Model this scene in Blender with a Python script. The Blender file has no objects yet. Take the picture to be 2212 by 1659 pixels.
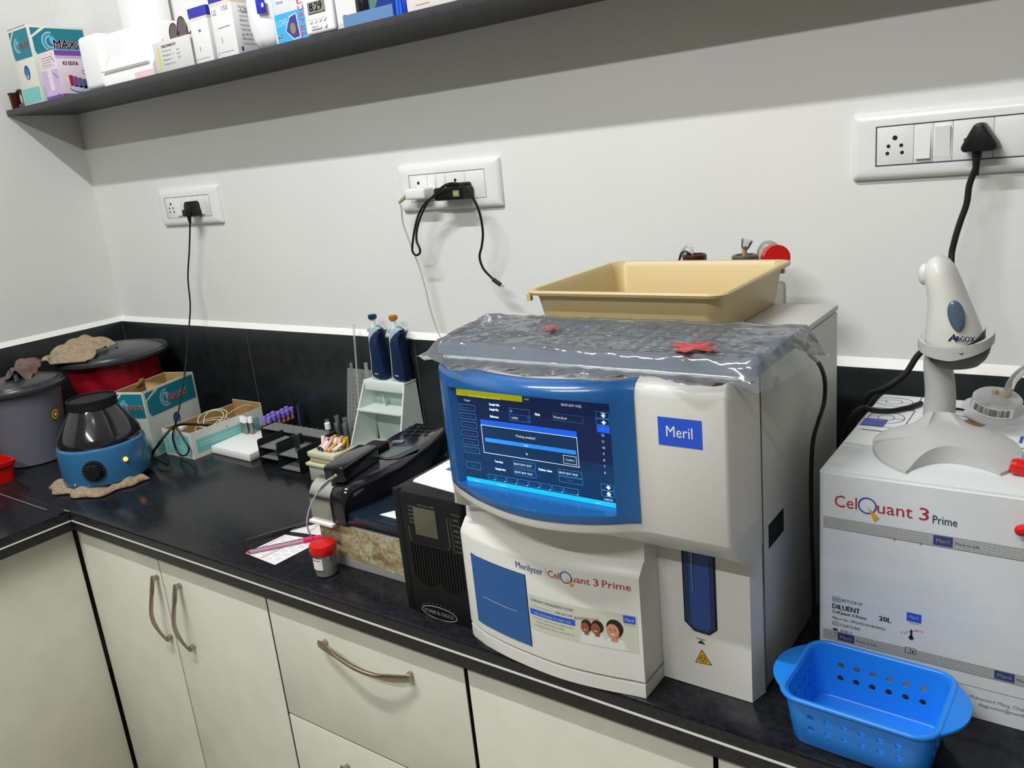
import bpy, bmesh, math, random
from math import pi, sin, cos, radians, sqrt
from mathutils import Vector, Matrix, noise
random.seed(7)
S = bpy.context.scene
COL = S.collection
# ------------------------------------------------------------------ camera
IW, IH = 2212, 1659
FPX = 1800.0
CAM = Vector((2.4833, -1.3440, 0.6357))
YAW, PIT, ROL = -0.6455, -0.2691, -0.1020
fw = Vector((sin(YAW)*cos(PIT), cos(YAW)*cos(PIT), sin(PIT)))
rt0 = Vector((cos(YAW), -sin(YAW), 0)); up0 = rt0.cross(fw)
rt = rt0*cos(ROL) + up0*sin(ROL); up = -rt0*sin(ROL) + up0*cos(ROL)
cd = bpy.data.cameras.new('camera'); co = bpy.data.objects.new('camera', cd); COL.objects.link(co)
cd.sensor_fit = 'HORIZONTAL'; cd.sensor_width = 36.0; cd.lens = 36.0*FPX/IW
cd.clip_start = 0.02; cd.clip_end = 30
co.matrix_world = Matrix(((rt.x, up.x, -fw.x, CAM.x), (rt.y, up.y, -fw.y, CAM.y), (rt.z, up.z, -fw.z, CAM.z), (0, 0, 0, 1)))
S.camera = co
# ------------------------------------------------------------------ view, world, lamps
S.view_settings.view_transform = 'Standard'; S.view_settings.look = 'None'
S.view_settings.exposure = 0.0; S.view_settings.gamma = 1.0
S.view_settings.use_curve_mapping = False
wd = bpy.data.worlds.new('world'); S.world = wd; wd.use_nodes = True
wd.node_tree.nodes['Background'].inputs[0].default_value = (0.9, 0.95, 1, 1)
wd.node_tree.nodes['Background'].inputs[1].default_value = 0.3
def area(name, loc, target, sx, sy, power, col):
    l = bpy.data.lights.new(name, 'AREA'); l.shape = 'RECTANGLE'; l.size = sx; l.size_y = sy
    l.energy = power; l.color = col
    o = bpy.data.objects.new(name, l); COL.objects.link(o); o.location = loc
    d = (Vector(target)-Vector(loc)).normalized()
    z = -d; x = Vector((1, 0, 0)); x = (x - z*x.dot(z)).normalized(); y = z.cross(x)
    o.rotation_euler = Matrix((x, y, z)).transposed().to_euler()
    return o
area('tube_lamp_near', (1.42, -1.444, 2.19), (1.55, -0.2, 0.2), 1.0, 0.04, 36.0, (0.985, 0.992, 1.0))
area('tube_lamp_far', (2.0, -2.69, 2.17), (1.9, -0.2, 0.1), 1.2, 0.04, 31.0, (0.985, 0.992, 1.0))
# ------------------------------------------------------------------ helpers
def ray(p):
    return CAM, (rt*((p[0]-IW/2)/FPX) - up*((p[1]-IH/2)/FPX) + fw)
def onz(x, y, Z): c, d = ray((x, y)); return c + d*((Z-c.z)/d.z)
def ony(x, y, Y): c, d = ray((x, y)); return c + d*((Y-c.y)/d.y)
def onx(x, y, X): c, d = ray((x, y)); return c + d*((X-c.x)/d.x)
def s2l(c): return tuple((v/12.92 if v <= .04045 else ((v+.055)/1.055)**2.4) for v in c)
def rgb(r, g, b): return s2l((r/255, g/255, b/255))
MATS = {}
def mat(name, col, rough=.5, metal=0, noise_s=0, noise_a=0, bump=0, bump_s=50, trans=0, ior=1.45, emit=0, alpha=1, spec=.5, coat=0, col2=None, speck=None):
    if name in MATS: return MATS[name]
    m = bpy.data.materials.new(name); m.use_nodes = True; nt = m.node_tree; b = nt.nodes['Principled BSDF']
    b.inputs['Base Color'].default_value = (*col, 1); b.inputs['Roughness'].default_value = rough
    b.inputs['Metallic'].default_value = metal; b.inputs['IOR'].default_value = ior
    b.inputs['Transmission Weight'].default_value = trans; b.inputs['Alpha'].default_value = alpha
    b.inputs['Specular IOR Level'].default_value = spec; b.inputs['Coat Weight'].default_value = coat
    if emit: b.inputs['Emission Color'].default_value = (*col, 1); b.inputs['Emission Strength'].default_value = emit
    tc = nt.nodes.new('ShaderNodeTexCoord')
    if noise_a:
        n = nt.nodes.new('ShaderNodeTexNoise'); n.inputs['Scale'].default_value = noise_s; n.inputs['Detail'].default_value = 5
        nt.links.new(tc.outputs['Object'], n.inputs['Vector'])
        r = nt.nodes.new('ShaderNodeValToRGB'); r.color_ramp.elements[0].position = .3; r.color_ramp.elements[1].position = .7
        c2 = col2 if col2 else tuple(v*(1-noise_a) for v in col)
        r.color_ramp.elements[0].color = (*c2, 1); r.color_ramp.elements[1].color = (*col, 1)
        nt.links.new(n.outputs['Fac'], r.inputs['Fac']); out = r.outputs['Color']
        if speck:
            n2 = nt.nodes.new('ShaderNodeTexVoronoi'); n2.inputs['Scale'].default_value = speck[0]
            nt.links.new(tc.outputs['Object'], n2.inputs['Vector'])
            r2 = nt.nodes.new('ShaderNodeValToRGB'); r2.color_ramp.elements[0].position = speck[2]; r2.color_ramp.elements[1].position = speck[2]+.06
            r2.color_ramp.elements[0].color = (1, 1, 1, 1); r2.color_ramp.elements[1].color = (0, 0, 0, 1)
            nt.links.new(n2.outputs['Distance'], r2.inputs['Fac'])
            mx = nt.nodes.new('ShaderNodeMix'); mx.data_type = 'RGBA'
            nt.links.new(r2.outputs['Color'], mx.inputs[0]); nt.links.new(out, mx.inputs[6]); mx.inputs[7].default_value = (*speck[1], 1)
            out = mx.outputs[2]
        nt.links.new(out, b.inputs['Base Color'])
    if bump:
        n = nt.nodes.new('ShaderNodeTexNoise'); n.inputs['Scale'].default_value = bump_s; n.inputs['Detail'].default_value = 4
        nt.links.new(tc.outputs['Object'], n.inputs['Vector'])
        bp = nt.nodes.new('ShaderNodeBump'); bp.inputs['Strength'].default_value = bump; bp.inputs['Distance'].default_value = .002
        nt.links.new(n.outputs['Fac'], bp.inputs['Height']); nt.links.new(bp.outputs['Normal'], b.inputs['Normal'])
    MATS[name] = m
    return m
def sheet_mat(name, tint, opac, rough=.12, bump=.6, bs=25):
    if name in MATS: return MATS[name]
    m = bpy.data.materials.new(name); m.use_nodes = True; nt = m.node_tree
    for n in list(nt.nodes): nt.nodes.remove(n)
    o = nt.nodes.new('ShaderNodeOutputMaterial'); tr = nt.nodes.new('ShaderNodeBsdfTransparent'); tr.inputs[0].default_value = (*tint, 1)
    df = nt.nodes.new('ShaderNodeBsdfDiffuse'); df.inputs[0].default_value = (*tint, 1)
    gl = nt.nodes.new('ShaderNodeBsdfGlossy'); gl.inputs['Roughness'].default_value = rough
    lw = nt.nodes.new('ShaderNodeFresnel'); lw.inputs['IOR'].default_value = 1.6
    m1 = nt.nodes.new('ShaderNodeMixShader'); m2 = nt.nodes.new('ShaderNodeMixShader'); m1.inputs[0].default_value = opac
    nt.links.new(tr.outputs[0], m1.inputs[1]); nt.links.new(df.outputs[0], m1.inputs[2])
    nt.links.new(lw.outputs[0], m2.inputs[0]); nt.links.new(m1.outputs[0], m2.inputs[1]); nt.links.new(gl.outputs[0], m2.inputs[2])
    if bump:
        tc = nt.nodes.new('ShaderNodeTexCoord'); n = nt.nodes.new('ShaderNodeTexNoise'); n.inputs['Scale'].default_value = bs; n.inputs['Detail'].default_value = 3
        nt.links.new(tc.outputs['Object'], n.inputs['Vector'])
        bp = nt.nodes.new('ShaderNodeBump'); bp.inputs['Strength'].default_value = bump; bp.inputs['Distance'].default_value = .01
        nt.links.new(n.outputs['Fac'], bp.inputs['Height'])
        for q in (gl, lw, df): nt.links.new(bp.outputs[0], q.inputs['Normal'])
    nt.links.new(m2.outputs[0], o.inputs[0]); MATS[name] = m
    return m
class MB:
    def __init__(s, m=None): s.v = []; s.f = []; s.mi = []; s.ml = []; s.c = 0; s.use(m or WHITE)
    def use(s, m):
        if m not in s.ml: s.ml.append(m)
        s.c = s.ml.index(m); return s
    def add(s, vs, fs, M=None):
        b = len(s.v)
        for p in vs:
            p = Vector(p); s.v.append(M @ p if M else p)
        for f in fs: s.f.append([b+i for i in f]); s.mi.append(s.c)
        return s
    def bm(s, bm, M=None):
        bm.verts.index_update(); s.add([v.co.copy() for v in bm.verts], [[v.index for v in f.verts] for f in bm.faces], M); bm.free(); return s
    def box(s, x0, x1, y0, y1, z0, z1, bev=0, M=None, seg=2, only=None):
        b = bmesh.new(); bmesh.ops.create_cube(b, size=1)
        for v in b.verts: v.co = Vector(((x0+x1)/2+v.co.x*(x1-x0), (y0+y1)/2+v.co.y*(y1-y0), (z0+z1)/2+v.co.z*(z1-z0)))
        if bev:
            ed = [e for e in b.edges if (only is None or only(e))]
            bmesh.ops.bevel(b, geom=ed, offset=bev, segments=seg, affect='EDGES', profile=.5)
        return s.bm(b, M)
    def lathe(s, prof, n=32, c=(0, 0, 0), M=None, close=False):
        vs = []; fs = []; k = len(prof)
        for i in range(n):
            a = 2*pi*i/n
            for r, z in prof: vs.append((c[0]+r*cos(a), c[1]+r*sin(a), c[2]+z))
        for i in range(n):
            j = (i+1) % n
            for q in range(k-1): fs.append((i*k+q, j*k+q, j*k+q+1, i*k+q+1))
        if prof[0][0] > 1e-5 and not close: fs.append([i*k for i in range(n)][::-1])
        if prof[-1][0] > 1e-5 and not close: fs.append([i*k+k-1 for i in range(n)])
        if close:
            for i in range(n): fs.append((i*k+k-1, ((i+1) % n)*k+k-1, ((i+1) % n)*k, i*k))
        return s.add(vs, fs, M)
    def cyl(s, p, q, r, r2=None, n=16):
        p, q = Vector(p), Vector(q); d = q-p; L = d.length
        return s.lathe([(r, 0), (r2 if r2 is not None else r, L)], n, M=Matrix.Translation(p) @ d.to_track_quat('Z', 'Y').to_matrix().to_4x4())
    def tube(s, pts, r, n=8, sm=6, rf=None, flat=1.0):
        P = [Vector(p) for p in pts]
        if sm and len(P) > 2:
            Q = []; E = [P[0]*2-P[1]]+P+[P[-1]*2-P[-2]]
            for i in range(1, len(E)-2):
                for k in range(sm):
                    t = k/sm; a, b, c, d = E[i-1:i+3]
                    Q.append(.5*((2*b)+(c-a)*t+(2*a-5*b+4*c-d)*t*t+(3*b-a-3*c+d)*t**3))
            Q.append(P[-1]); P = Q
        rings = []; nrm = None
        for i, p in enumerate(P):
            t = (P[min(i+1, len(P)-1)]-P[max(i-1, 0)]).normalized()
            if nrm is None: nrm = t.orthogonal().normalized()
            nrm = (nrm - t*nrm.dot(t)); nrm = nrm.normalized() if nrm.length > 1e-6 else t.orthogonal().normalized()
            bn = t.cross(nrm); rr = rf(i/(len(P)-1)) if rf else r
            rings.append([p+nrm*(rr*cos(2*pi*k/n))+bn*(rr*flat*sin(2*pi*k/n)) for k in range(n)])
        return s.loft(rings)
    def loft(s, rings, cap=True, closed=False):
        n = len(rings[0]); vs = [v for r in rings for v in r]; fs = []
        m = len(rings)
        for i in range(m if closed else m-1):
            j = (i+1) % m
            for k in range(n): fs.append((i*n+k, i*n+(k+1) % n, j*n+(k+1) % n, j*n+k))
        if cap and not closed: fs.append(list(range(n))[::-1]); fs.append([(m-1)*n+k for k in range(n)])
        return s.add(vs, fs)
    def prism(s, poly, z0, z1, M=None, bev=0):
        n = len(poly)
        vs = [(x, y, z0) for x, y in poly]+[(x, y, z1) for x, y in poly]
        fs = [list(range(n))[::-1], list(range(n, 2*n))]+[(i, (i+1) % n, n+(i+1) % n, n+i) for i in range(n)]
        if not bev: return s.add(vs, fs, M)
        b = bmesh.new(); V = [b.verts.new(v) for v in vs]
        for f in fs: b.faces.new([V[i] for i in f])
        bmesh.ops.recalc_face_normals(b, faces=b.faces)
        ed = [e for e in b.edges if abs(e.verts[0].co.z-e.verts[1].co.z) < 1e-6]
        bmesh.ops.bevel(b, geom=ed, offset=bev, segments=2, affect='EDGES', profile=.5)
        return s.bm(b, M)
    def sph(s, c, r, sx=1, sy=1, sz=1, n=20, M=None):
        b = bmesh.new(); bmesh.ops.create_uvsphere(b, u_segments=n, v_segments=max(6, n//2), radius=r)
        for v in b.verts: v.co = Vector((c[0]+v.co.x*sx, c[1]+v.co.y*sy, c[2]+v.co.z*sz))
        return s.bm(b, M)
    def grid(s, fn, nu, nv, M=None):
        vs = [fn(i/nu, j/nv) for j in range(nv+1) for i in range(nu+1)]
        fs = [(j*(nu+1)+i, j*(nu+1)+i+1, (j+1)*(nu+1)+i+1, (j+1)*(nu+1)+i) for j in range(nv) for i in range(nu)]
        return s.add(vs, fs, M)
    def obj(s, name, parent=None, ang=35, fix=True, smooth=True):
        me = bpy.data.meshes.new(name)
        me.from_pydata([tuple(v) for v in s.v], [], s.f)
        for m in s.ml: me.materials.append(m)
        me.polygons.foreach_set('material_index', s.mi)
        if fix:
            b = bmesh.new(); b.from_mesh(me); bmesh.ops.recalc_face_normals(b, faces=b.faces); b.to_mesh(me); b.free()
        if smooth:
            me.polygons.foreach_set('use_smooth', [True]*len(me.polygons)); me.set_sharp_from_angle(angle=radians(ang))
        me.update()
        o = bpy.data.objects.new(name, me); COL.objects.link(o)
        if parent:
            off = wloc(parent); me.transform(Matrix.Translation(-off)); o.parent = parent
        elif s.v:
            lo = Vector([min(v[i] for v in s.v) for i in range(3)]); hi = Vector([max(v[i] for v in s.v) for i in range(3)])
            c = Vector(((lo.x+hi.x)/2, (lo.y+hi.y)/2, lo.z)); me.transform(Matrix.Translation(-c)); o.location = c
        return o
def wloc(o):
    v = Vector(o.location)
    while o.parent: o = o.parent; v += Vector(o.location)
    return v
def tag(o, label=None, cat=None, group=None, kind=None):
    if label: o['label'] = label
    if cat: o['category'] = cat
    if group: o['group'] = group
    if kind: o['kind'] = kind
    return o
def thing(name, loc, label, cat, group=None):
    o = bpy.data.objects.new(name, None); COL.objects.link(o); o.location = loc; o.empty_display_size = .02
    return tag(o, label, cat, group)
def dup(root, delta, label=None):
    r = root.copy(); COL.objects.link(r); r.location = Vector(root.location)+Vector(delta)
    if label: r['label'] = label
    for ch in list(root.children):
        c = ch.copy(); COL.objects.link(c); c.parent = r
        for g in list(ch.children):
            d = g.copy(); COL.objects.link(d); d.parent = c
    return r
FONTC = {}
def text_mesh(t):
    if t not in FONTC:
        cu = bpy.data.curves.new('t', 'FONT'); cu.body = t; cu.resolution_u = 2; cu.size = 1; cu.fill_mode = 'FRONT'
        o = bpy.data.objects.new('t', cu); COL.objects.link(o); bpy.context.view_layer.update()
        me = bpy.data.meshes.new_from_object(o); bpy.data.objects.remove(o); bpy.data.curves.remove(cu)
        vs = [v.co.copy() for v in me.vertices]; fs = [list(p.vertices) for p in me.polygons]; bpy.data.meshes.remove(me)
        FONTC[t] = (vs, fs)
    return FONTC[t]
class Flat:
    """printing on a plane: o origin, u right, v up (unit vectors); n faces the viewer"""
    def __init__(s, o, u, v, off=.0003):
        s.o = Vector(o); s.u = Vector(u).normalized(); s.v = Vector(v).normalized(); s.n = s.u.cross(s.v); s.off = off; s.mb = None
        s.M = Matrix((s.u, s.v, s.n)).transposed().to_4x4(); s.M.translation = s.o
    def at(s, x, y):
        c, d = ray((x, y)); t = (s.o-c).dot(s.n)/d.dot(s.n); p = c+d*t-s.o
        return p.dot(s.u), p.dot(s.v)
    def start(s, m): s.mb = MB(m); return s
    def poly(s, pts, m, k=1):
        s.mb.use(m); z = s.off*k; s.mb.add([(a, b, z) for a, b in pts], [list(range(len(pts)))], s.M)
    def rect(s, a0, b0, a1, b1, m, k=1): s.poly([(a0, b0), (a1, b0), (a1, b1), (a0, b1)], m, k)
    def frame(s, a0, b0, a1, b1, w, m, k=2):
        s.rect(a0, b0, a1, b0+w, m, k); s.rect(a0, b1-w, a1, b1, m, k); s.rect(a0, b0, a0+w, b1, m, k); s.rect(a1-w, b0, a1, b1, m, k)
    def text(s, t, a, b, h, m, w=None, k=3, rot=0, align=0, bold=0, shear=0):
        vs, fs = text_mesh(t)
        if not vs: return
        x0 = min(v.x for v in vs); x1 = max(v.x for v in vs); sc = h/.70
        sx = (w/(x1-x0)) if w else sc
        W = (x1-x0)*sx; ox = a-x0*sx-(W*align)
        R = Matrix.Translation((a, b, 0)) @ Matrix.Rotation(rot, 4, 'Z') @ Matrix.Translation((-a, -b, 0))
        s.mb.use(m)
        for d in ([0] if not bold else [-bold, 0, bold]):
            s.mb.add([(ox+v.x*sx+d+v.y*sc*shear, b+v.y*sc, s.off*k) for v in vs], fs, s.M @ R)
    def ell(s, a, b, ra, rb, m, k=2, n=24, rot=0):
        s.poly([(a+ra*cos(2*pi*i/n)*cos(rot)-rb*sin(2*pi*i/n)*sin(rot), b+ra*cos(2*pi*i/n)*sin(rot)+rb*sin(2*pi*i/n)*cos(rot)) for i in range(n)], m, k)
    def ring(s, a, b, ra, rb, w, m, k=2, n=32, a0=0, a1=2*pi):
        s.mb.use(m); z = s.off*k
        P = [a0+(a1-a0)*i/n for i in range(n+1)]
        vs = [(a+ra*cos(t), b+rb*sin(t), z) for t in P]+[(a+(ra-w)*cos(t), b+(rb-w)*sin(t), z) for t in P]
        s.mb.add(vs, [(i, i+1, n+1+i+1, n+1+i) for i in range(n)], s.M)
    def line(s, pts, w, m, k=2):
        for (a, b), (c, d) in zip(pts[:-1], pts[1:]):
            L = sqrt((c-a)**2+(d-b)**2) or 1e-9; nx, ny = -(d-b)/L*w/2, (c-a)/L*w/2
            s.poly([(a+nx, b+ny), (a-nx, b-ny), (c-nx, d-ny), (c+nx, d+ny)], m, k)
    def obj(s, name, parent): return s.mb.obj(name, parent, fix=False, smooth=False)
def boolean(base, cutter):
    a = base.obj('a'); b = cutter.obj('b')
    md = a.modifiers.new('b', 'BOOLEAN'); md.object = b; md.operation = 'DIFFERENCE'; md.solver = 'EXACT'
    bpy.context.view_layer.update()
    me = bpy.data.meshes.new_from_object(a.evaluated_get(bpy.context.evaluated_depsgraph_get()))
    vs = [v.co+a.location for v in me.vertices]; fs = [list(p.vertices) for p in me.polygons]
    bpy.data.objects.remove(a); bpy.data.objects.remove(b); bpy.data.meshes.remove(me)
    return vs, fs
# ------------------------------------------------------------------ materials
WHITE = mat('white_plastic', rgb(228, 228, 224), .35)
PLASTER = mat('wall_plaster', rgb(229, 229, 226), .75, noise_s=3, noise_a=.04, bump=.12, bump_s=60)
CEIL = mat('ceiling_paint', rgb(222, 221, 215), .8, noise_s=2, noise_a=.02)
FLOORM = mat('floor_tile', rgb(190, 184, 172), .3, noise_s=4, noise_a=.1)
GRAN = mat('black_granite', (.016, .017, .021), .16, spec=.32, noise_s=90, noise_a=.6, bump=.05, bump_s=300, speck=(420, (.09, .09, .10), .10))
GRANE = mat('granite_edge', (.020, .020, .022), .35, noise_s=120, noise_a=.6, bump=.4, bump_s=500, speck=(500, (.11, .11, .11), .10))
TILE = mat('dark_wall_tile', (.021, .026, .027), .30, noise_s=30, noise_a=.4, bump=.08, bump_s=120)
GROUT = mat('tile_grout', (.09, .10, .10), .8)
SHELFM = mat('shelf_stone', (.040, .041, .046), .42, noise_s=60, noise_a=.3, bump=.3, bump_s=300, speck=(300, (.14, .14, .15), .09))
LAMI = mat('cream_laminate', rgb(228, 228, 212), .42, noise_s=14, noise_a=.08, bump=.03, bump_s=90)
DARKGAP = mat('dark_carcass', (.018, .010, .008), .6)
STRIPE = mat('white_inlay', rgb(232, 230, 222), .4)
STEEL = mat('brushed_nickel', rgb(175, 160, 146), .32, metal=1, noise_s=200, noise_a=.1)
CHROME = mat('polished_steel', rgb(205, 203, 198), .22, metal=1, noise_s=60, noise_a=.15, bump=.1, bump_s=80)
BLACK = mat('black_plastic', (.007, .007, .008), .42, spec=.35)
BLACKG = mat('gloss_black_plastic', (.011, .011, .015), .12, coat=.3)
BLACKM = mat('matt_black', (.008, .008, .009), .6, spec=.3)
HOLE = mat('socket_hole', (.004, .004, .004), .7)
PRINTK = mat('black_print', (.02, .02, .025), .6)
PRINTG = mat('grey_print', rgb(120, 122, 125), .6)
PLATE = mat('socket_plate_plastic', rgb(232, 232, 230), .22)
CREAM = mat('analyser_shell', rgb(222, 221, 213), .33, noise_s=300, noise_a=.03, bump=.04, bump_s=900)
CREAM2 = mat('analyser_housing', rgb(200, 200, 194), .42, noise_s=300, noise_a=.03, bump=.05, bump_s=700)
BLUEP = mat('blue_panel', rgb(34, 96, 160), .22, coat=.5)
BLUEL = mat('blue_ledge', rgb(70, 140, 205), .25)
BLUED = mat('blue_door', rgb(42, 92, 155), .4)
BLUEN = mat('dark_blue_slot', rgb(22, 48, 95), .3)
MBLUE = mat('logo_blue', rgb(42, 88, 205), .45)
RED = mat('red_plastic', rgb(205, 22, 20), .3)
REDP = mat('crimson_print', rgb(170, 35, 60), .6)
PAPER = mat('white_paper', rgb(238, 238, 238), .7)
KRAFT = mat('kraft_card', rgb(168, 136, 84), .8, noise_s=30, noise_a=.15)
WCARD = mat('white_card', rgb(222, 224, 214), .6, noise_s=12, noise_a=.06)
TEAL = mat('teal_print', rgb(20, 124, 138), .5)
TEALL = mat('pale_teal_print', rgb(120, 196, 190), .55)
CLOTH = mat('beige_terry_cloth', rgb(178, 158, 132), .95, noise_s=120, noise_a=.35, bump=1, bump_s=500)
CLOTHP = mat('brown_pink_cloth', rgb(128, 104, 98), .95, noise_s=120, noise_a=.35, bump=1, bump_s=500)
LIDG = mat('charcoal_lid', (.035, .036, .042), .3)
BING = mat('grey_bucket', rgb(112, 114, 124), .4, noise_s=5, noise_a=.12)
REDBAG = mat('red_bag', rgb(165, 22, 38), .25, noise_s=9, noise_a=.3, bump=.8, bump_s=30)
GLASS = mat('clear_glass', (.95, .98, .97), .03, trans=1, ior=1.3)
ACRY = sheet_mat('clear_acrylic', (.62, .64, .62), .35, .1, .1, 80)
CLEARP = sheet_mat('clear_plastic', (.9, .92, .92), .12, .08, .1, 60)
# ------------------------------------------------------------------ room
XR, YF, ZF, ZC = 5.2, -4.4, -.80, 2.35
FARW = mat('far_wall_paint', rgb(196, 194, 184), .8, noise_s=2, noise_a=.03)
XW = .722   # front edge of the left worktop
def struct(name, mb): return tag(mb.obj(name), kind='structure')
struct('wall_back', MB(PLASTER).box(-.1, XR, 0, .1, ZF, ZC))
struct('wall_left', MB(PLASTER).box(-.1, 0, YF, 0, ZF, ZC))
struct('wall_right', MB(FARW).box(XR, XR+.1, YF, 0, ZF, ZC))
struct('wall_front', MB(FARW).box(-.1, XR+.1, YF-.1, YF, ZF, ZC))
struct('floor', MB(FLOORM).box(-.1, XR+.1, YF-.1, .1, ZF-.1, ZF))
struct('ceiling', MB(CEIL).box(-.1, XR+.1, YF-.1, .1, ZC, ZC+.1))
t1 = MB(TILE); ZT = .2585
t1.box(0.0, XR, -.0125, 0, 0, ZT, .001)
t1.use(GROUT)
for gx in (.0, .62, 1.22, 1.83, 2.44, 3.05): t1.box(gx+.0125 if gx == 0 else gx, gx+.0015+(.0125 if gx == 0 else 0), -.0131, -.012, .001, ZT-.001)
struct('trim_1', t1)
t2 = MB(TILE); t2.box(0, .0125, YF, -.0125, 0, ZT, .001); t2.use(GROUT)
for gy in (-.62, -1.24): t2.box(.012, .0131, gy, gy+.0015, .001, ZT-.001)
struct('trim_2', t2)
LIP = mat('white_filler_bead', rgb(244, 243, 238), .6)
struct('trim_3', MB(LIP).add([(0, 0, ZT), (XR, 0, ZT), (XR, -.011, ZT), (0, -.011, ZT), (0, 0, ZT+.014), (XR, 0, ZT+.014)], [(0, 1, 2, 3), (3, 2, 5, 4), (0, 4, 5, 1), (0, 3, 4), (1, 5, 2)]))
struct('trim_4', MB(LIP).add([(0, 0, ZT), (0, YF, ZT), (.011, YF, ZT), (.011, 0, ZT), (0, 0, ZT+.014), (0, YF, ZT+.014)], [(0, 1, 2, 3), (3, 2, 5, 4), (0, 4, 5, 1), (0, 3, 4), (1, 5, 2)]))
# ------------------------------------------------------------------ worktops, cabinets, shelf
w = thing('worktop', (2.2, -.3, -.042), 'long black granite worktop running under the wall sockets', 'worktop')
YC = -.600
def long_slab(mb, z0, z1, y0=YC, y1=-.0):
    mb.box(.0, XR, y0, y1, z0, z1, .003, only=lambda e: all(abs(v.co.y-y0) < 1e-4 and abs(v.co.z-z1) < 1e-4 for v in e.verts))
m = MB(GRAN); long_slab(m, -.0185, 0); m.obj('slab', w)
m = MB(GRANE); m.box(XW+.004, XR, YC-.0012, YC+.0, -.0185, -.004); m.box(XW+.002, XR, YC-.0005, YC+.05, -.042, -.0215); m.obj('edge_band', w)
m = MB(STRIPE); m.box(XW+.003, XR, YC-.002, YC+.03, -.0215, -.0185); m.obj('inlay_strip', w)
w2 = thing('side_worktop', (.36, -2.0, -.042), 'black granite worktop along the left wall with a pale joint line', 'worktop')
m = MB(GRAN); m.box(0, XW, YF, YC-.0175, -.0185, 0); m.box(0, XW-.01, YC-.0175, YC-.0002, -.0185, -.0002); m.obj('slab', w2)
m = MB(GRANE); m.box(XW, XW+.0012, YF, YC-.003, -.0185, -.003); m.box(XW-.05, XW+.0005, YF, YC-.001, -.042, -.0215); m.obj('edge_band', w2)
m = MB(STRIPE); m.box(XW-.03, XW+.002, YF, YC-.003, -.0215, -.0185); m.obj('inlay_strip', w2)
m = MB(mat('joint_filler', rgb(190, 180, 172), .6)); m.box(.02, .66, YC-.0178, YC-.0168, -.0001, .0003); m.box(.70, .722, YC-.001, YC+.0005, -.0001, .0003); m.obj('joint_line', w2)
YD = -.585; ZD = -.046
def bow_handle(parent, a, b, axis, out, w=.011):
    a = Vector(a); b = Vector(b); out = Vector(out); L = (b-a).length; d = (b-a)/L
    side = d.cross(out).normalized(); m = MB(STEEL); rings = []; N = 28
    for i in range(N+1):
        t = i/N; e = abs(2*t-1)
        h = .0095+.020*(1-min(1, e)**1.7)
        k_ = min(1, max(0, (e-.42)/.22)); k_ = k_*k_*(3-2*k_)
        hw = w*(.62+.62*k_)*(1 if e < .96 else .9)
        th = .0042-.0014*k_
        sway = sin((t-.5)*2*pi)*.0045
        p = a+d*(L*t)+out*h+side*sway
        rings.append([p+side*(hw/2*cos(q))+out*(th*sin(q)) for q in [2*pi*k/12 for k in range(12)]])
    m.loft(rings)
    for t in (.035, .965): m.cyl(a+d*(L*t), a+d*(L*t)+out*.0105, .0052)
    return m.obj('handle', parent)
EDGEB = mat('dark_edge_band', rgb(52, 30, 22), .6)
def panel(x0, x1, y0, y1, z0, z1, ax='y'):
    m = MB(LAMI)
    if ax == 'y': m.box(x0, x1, y0, y0+.0022, z0, z1, .0006); m.use(EDGEB).box(x0+.0003, x1-.0003, y0+.0021, y1, z0+.0003, z1-.0003)
    else: m.box(x1-.0022, x1, y0, y1, z0, z1, .0006); m.use(EDGEB).box(x0, x1-.0021, y0+.0003, y1-.0003, z0+.0003, z1-.0003)
    return m
def cabinet(name, x0, x1, label, fronts):
    c = thing(name, ((x0+x1)/2, -.3, ZF), label, 'cabinet')
    MB(DARKGAP).box(x0, x1, YD+.02, -.02, ZF+.1, -.042).obj('carcass', c)
    return c
c1 = cabinet('base_cabinet', .70, 1.335, 'cream laminate base cabinet with two doors and a pair of upright bow handles', 0)
for i, (x0, x1, hx) in enumerate(((.697, 1.0052, .993), (1.0088, 1.3340, 1.070))):
    d = panel(x0, x1, YD, YD+.018, ZF+.1, ZD).obj('door', c1)
    bow_handle(d, (hx, YD, -.092), (hx, YD, -.236), 'z', (0, -1, 0))
c2 = cabinet('drawer_cabinet', 1.337, 1.776, 'cream laminate drawer cabinet with one wide curved bow handle showing', 0)
for z0, z1 in ((-.286, ZD), (-.53, -.289), (ZF+.1, -.533)):
    d = panel(1.3388, 1.7740, YD, YD+.018, z0, z1).obj('drawer', c2)
    zc = z1-.055; bow_handle(d, (1.472, YD, zc), (1.674, YD, zc), 'x', (0, -1, 0), .012)
c3 = cabinet('base_cabinet', 1.778, 2.149, 'plain cream laminate cabinet front directly below the blood analyser', 0)
panel(1.7815, 2.146, YD, YD+.018, ZF+.1, ZD).obj('door', c3)
c4 = cabinet('base_cabinet', 2.151, 2.60, 'plain cream laminate cabinet front below the blue basket, cut off by the frame', 0)
panel(2.1525, 2.598, YD, YD+.018, ZF+.1, ZD).obj('door', c4)
c5 = thing('side_cabinet', (.35, -1.2, ZF), 'cream laminate cabinet side of the left counter run at the photo edge', 'cabinet')
MB(DARKGAP).box(.05, .67, -2.2, YD-.01, ZF+.1, -.042).obj('carcass', c5)
panel(.672, .690, -1.35, YD-.006, ZF+.1, ZD, 'x').obj('door', c5)
panel(.672, .690, -2.2, -1.353, ZF+.1, ZD, 'x').obj('door', c5)
ZS0, ZS = .8657, .8808
sh = thing('wall_shelf', (2.1, -.1, ZS0), 'long dark stone shelf across the wall crowded with boxes', 'shelf')
MB(SHELFM).box(0.001, XR-.2, -.1936, -.0005, ZS0, ZS, .002).obj('board', sh)
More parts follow.
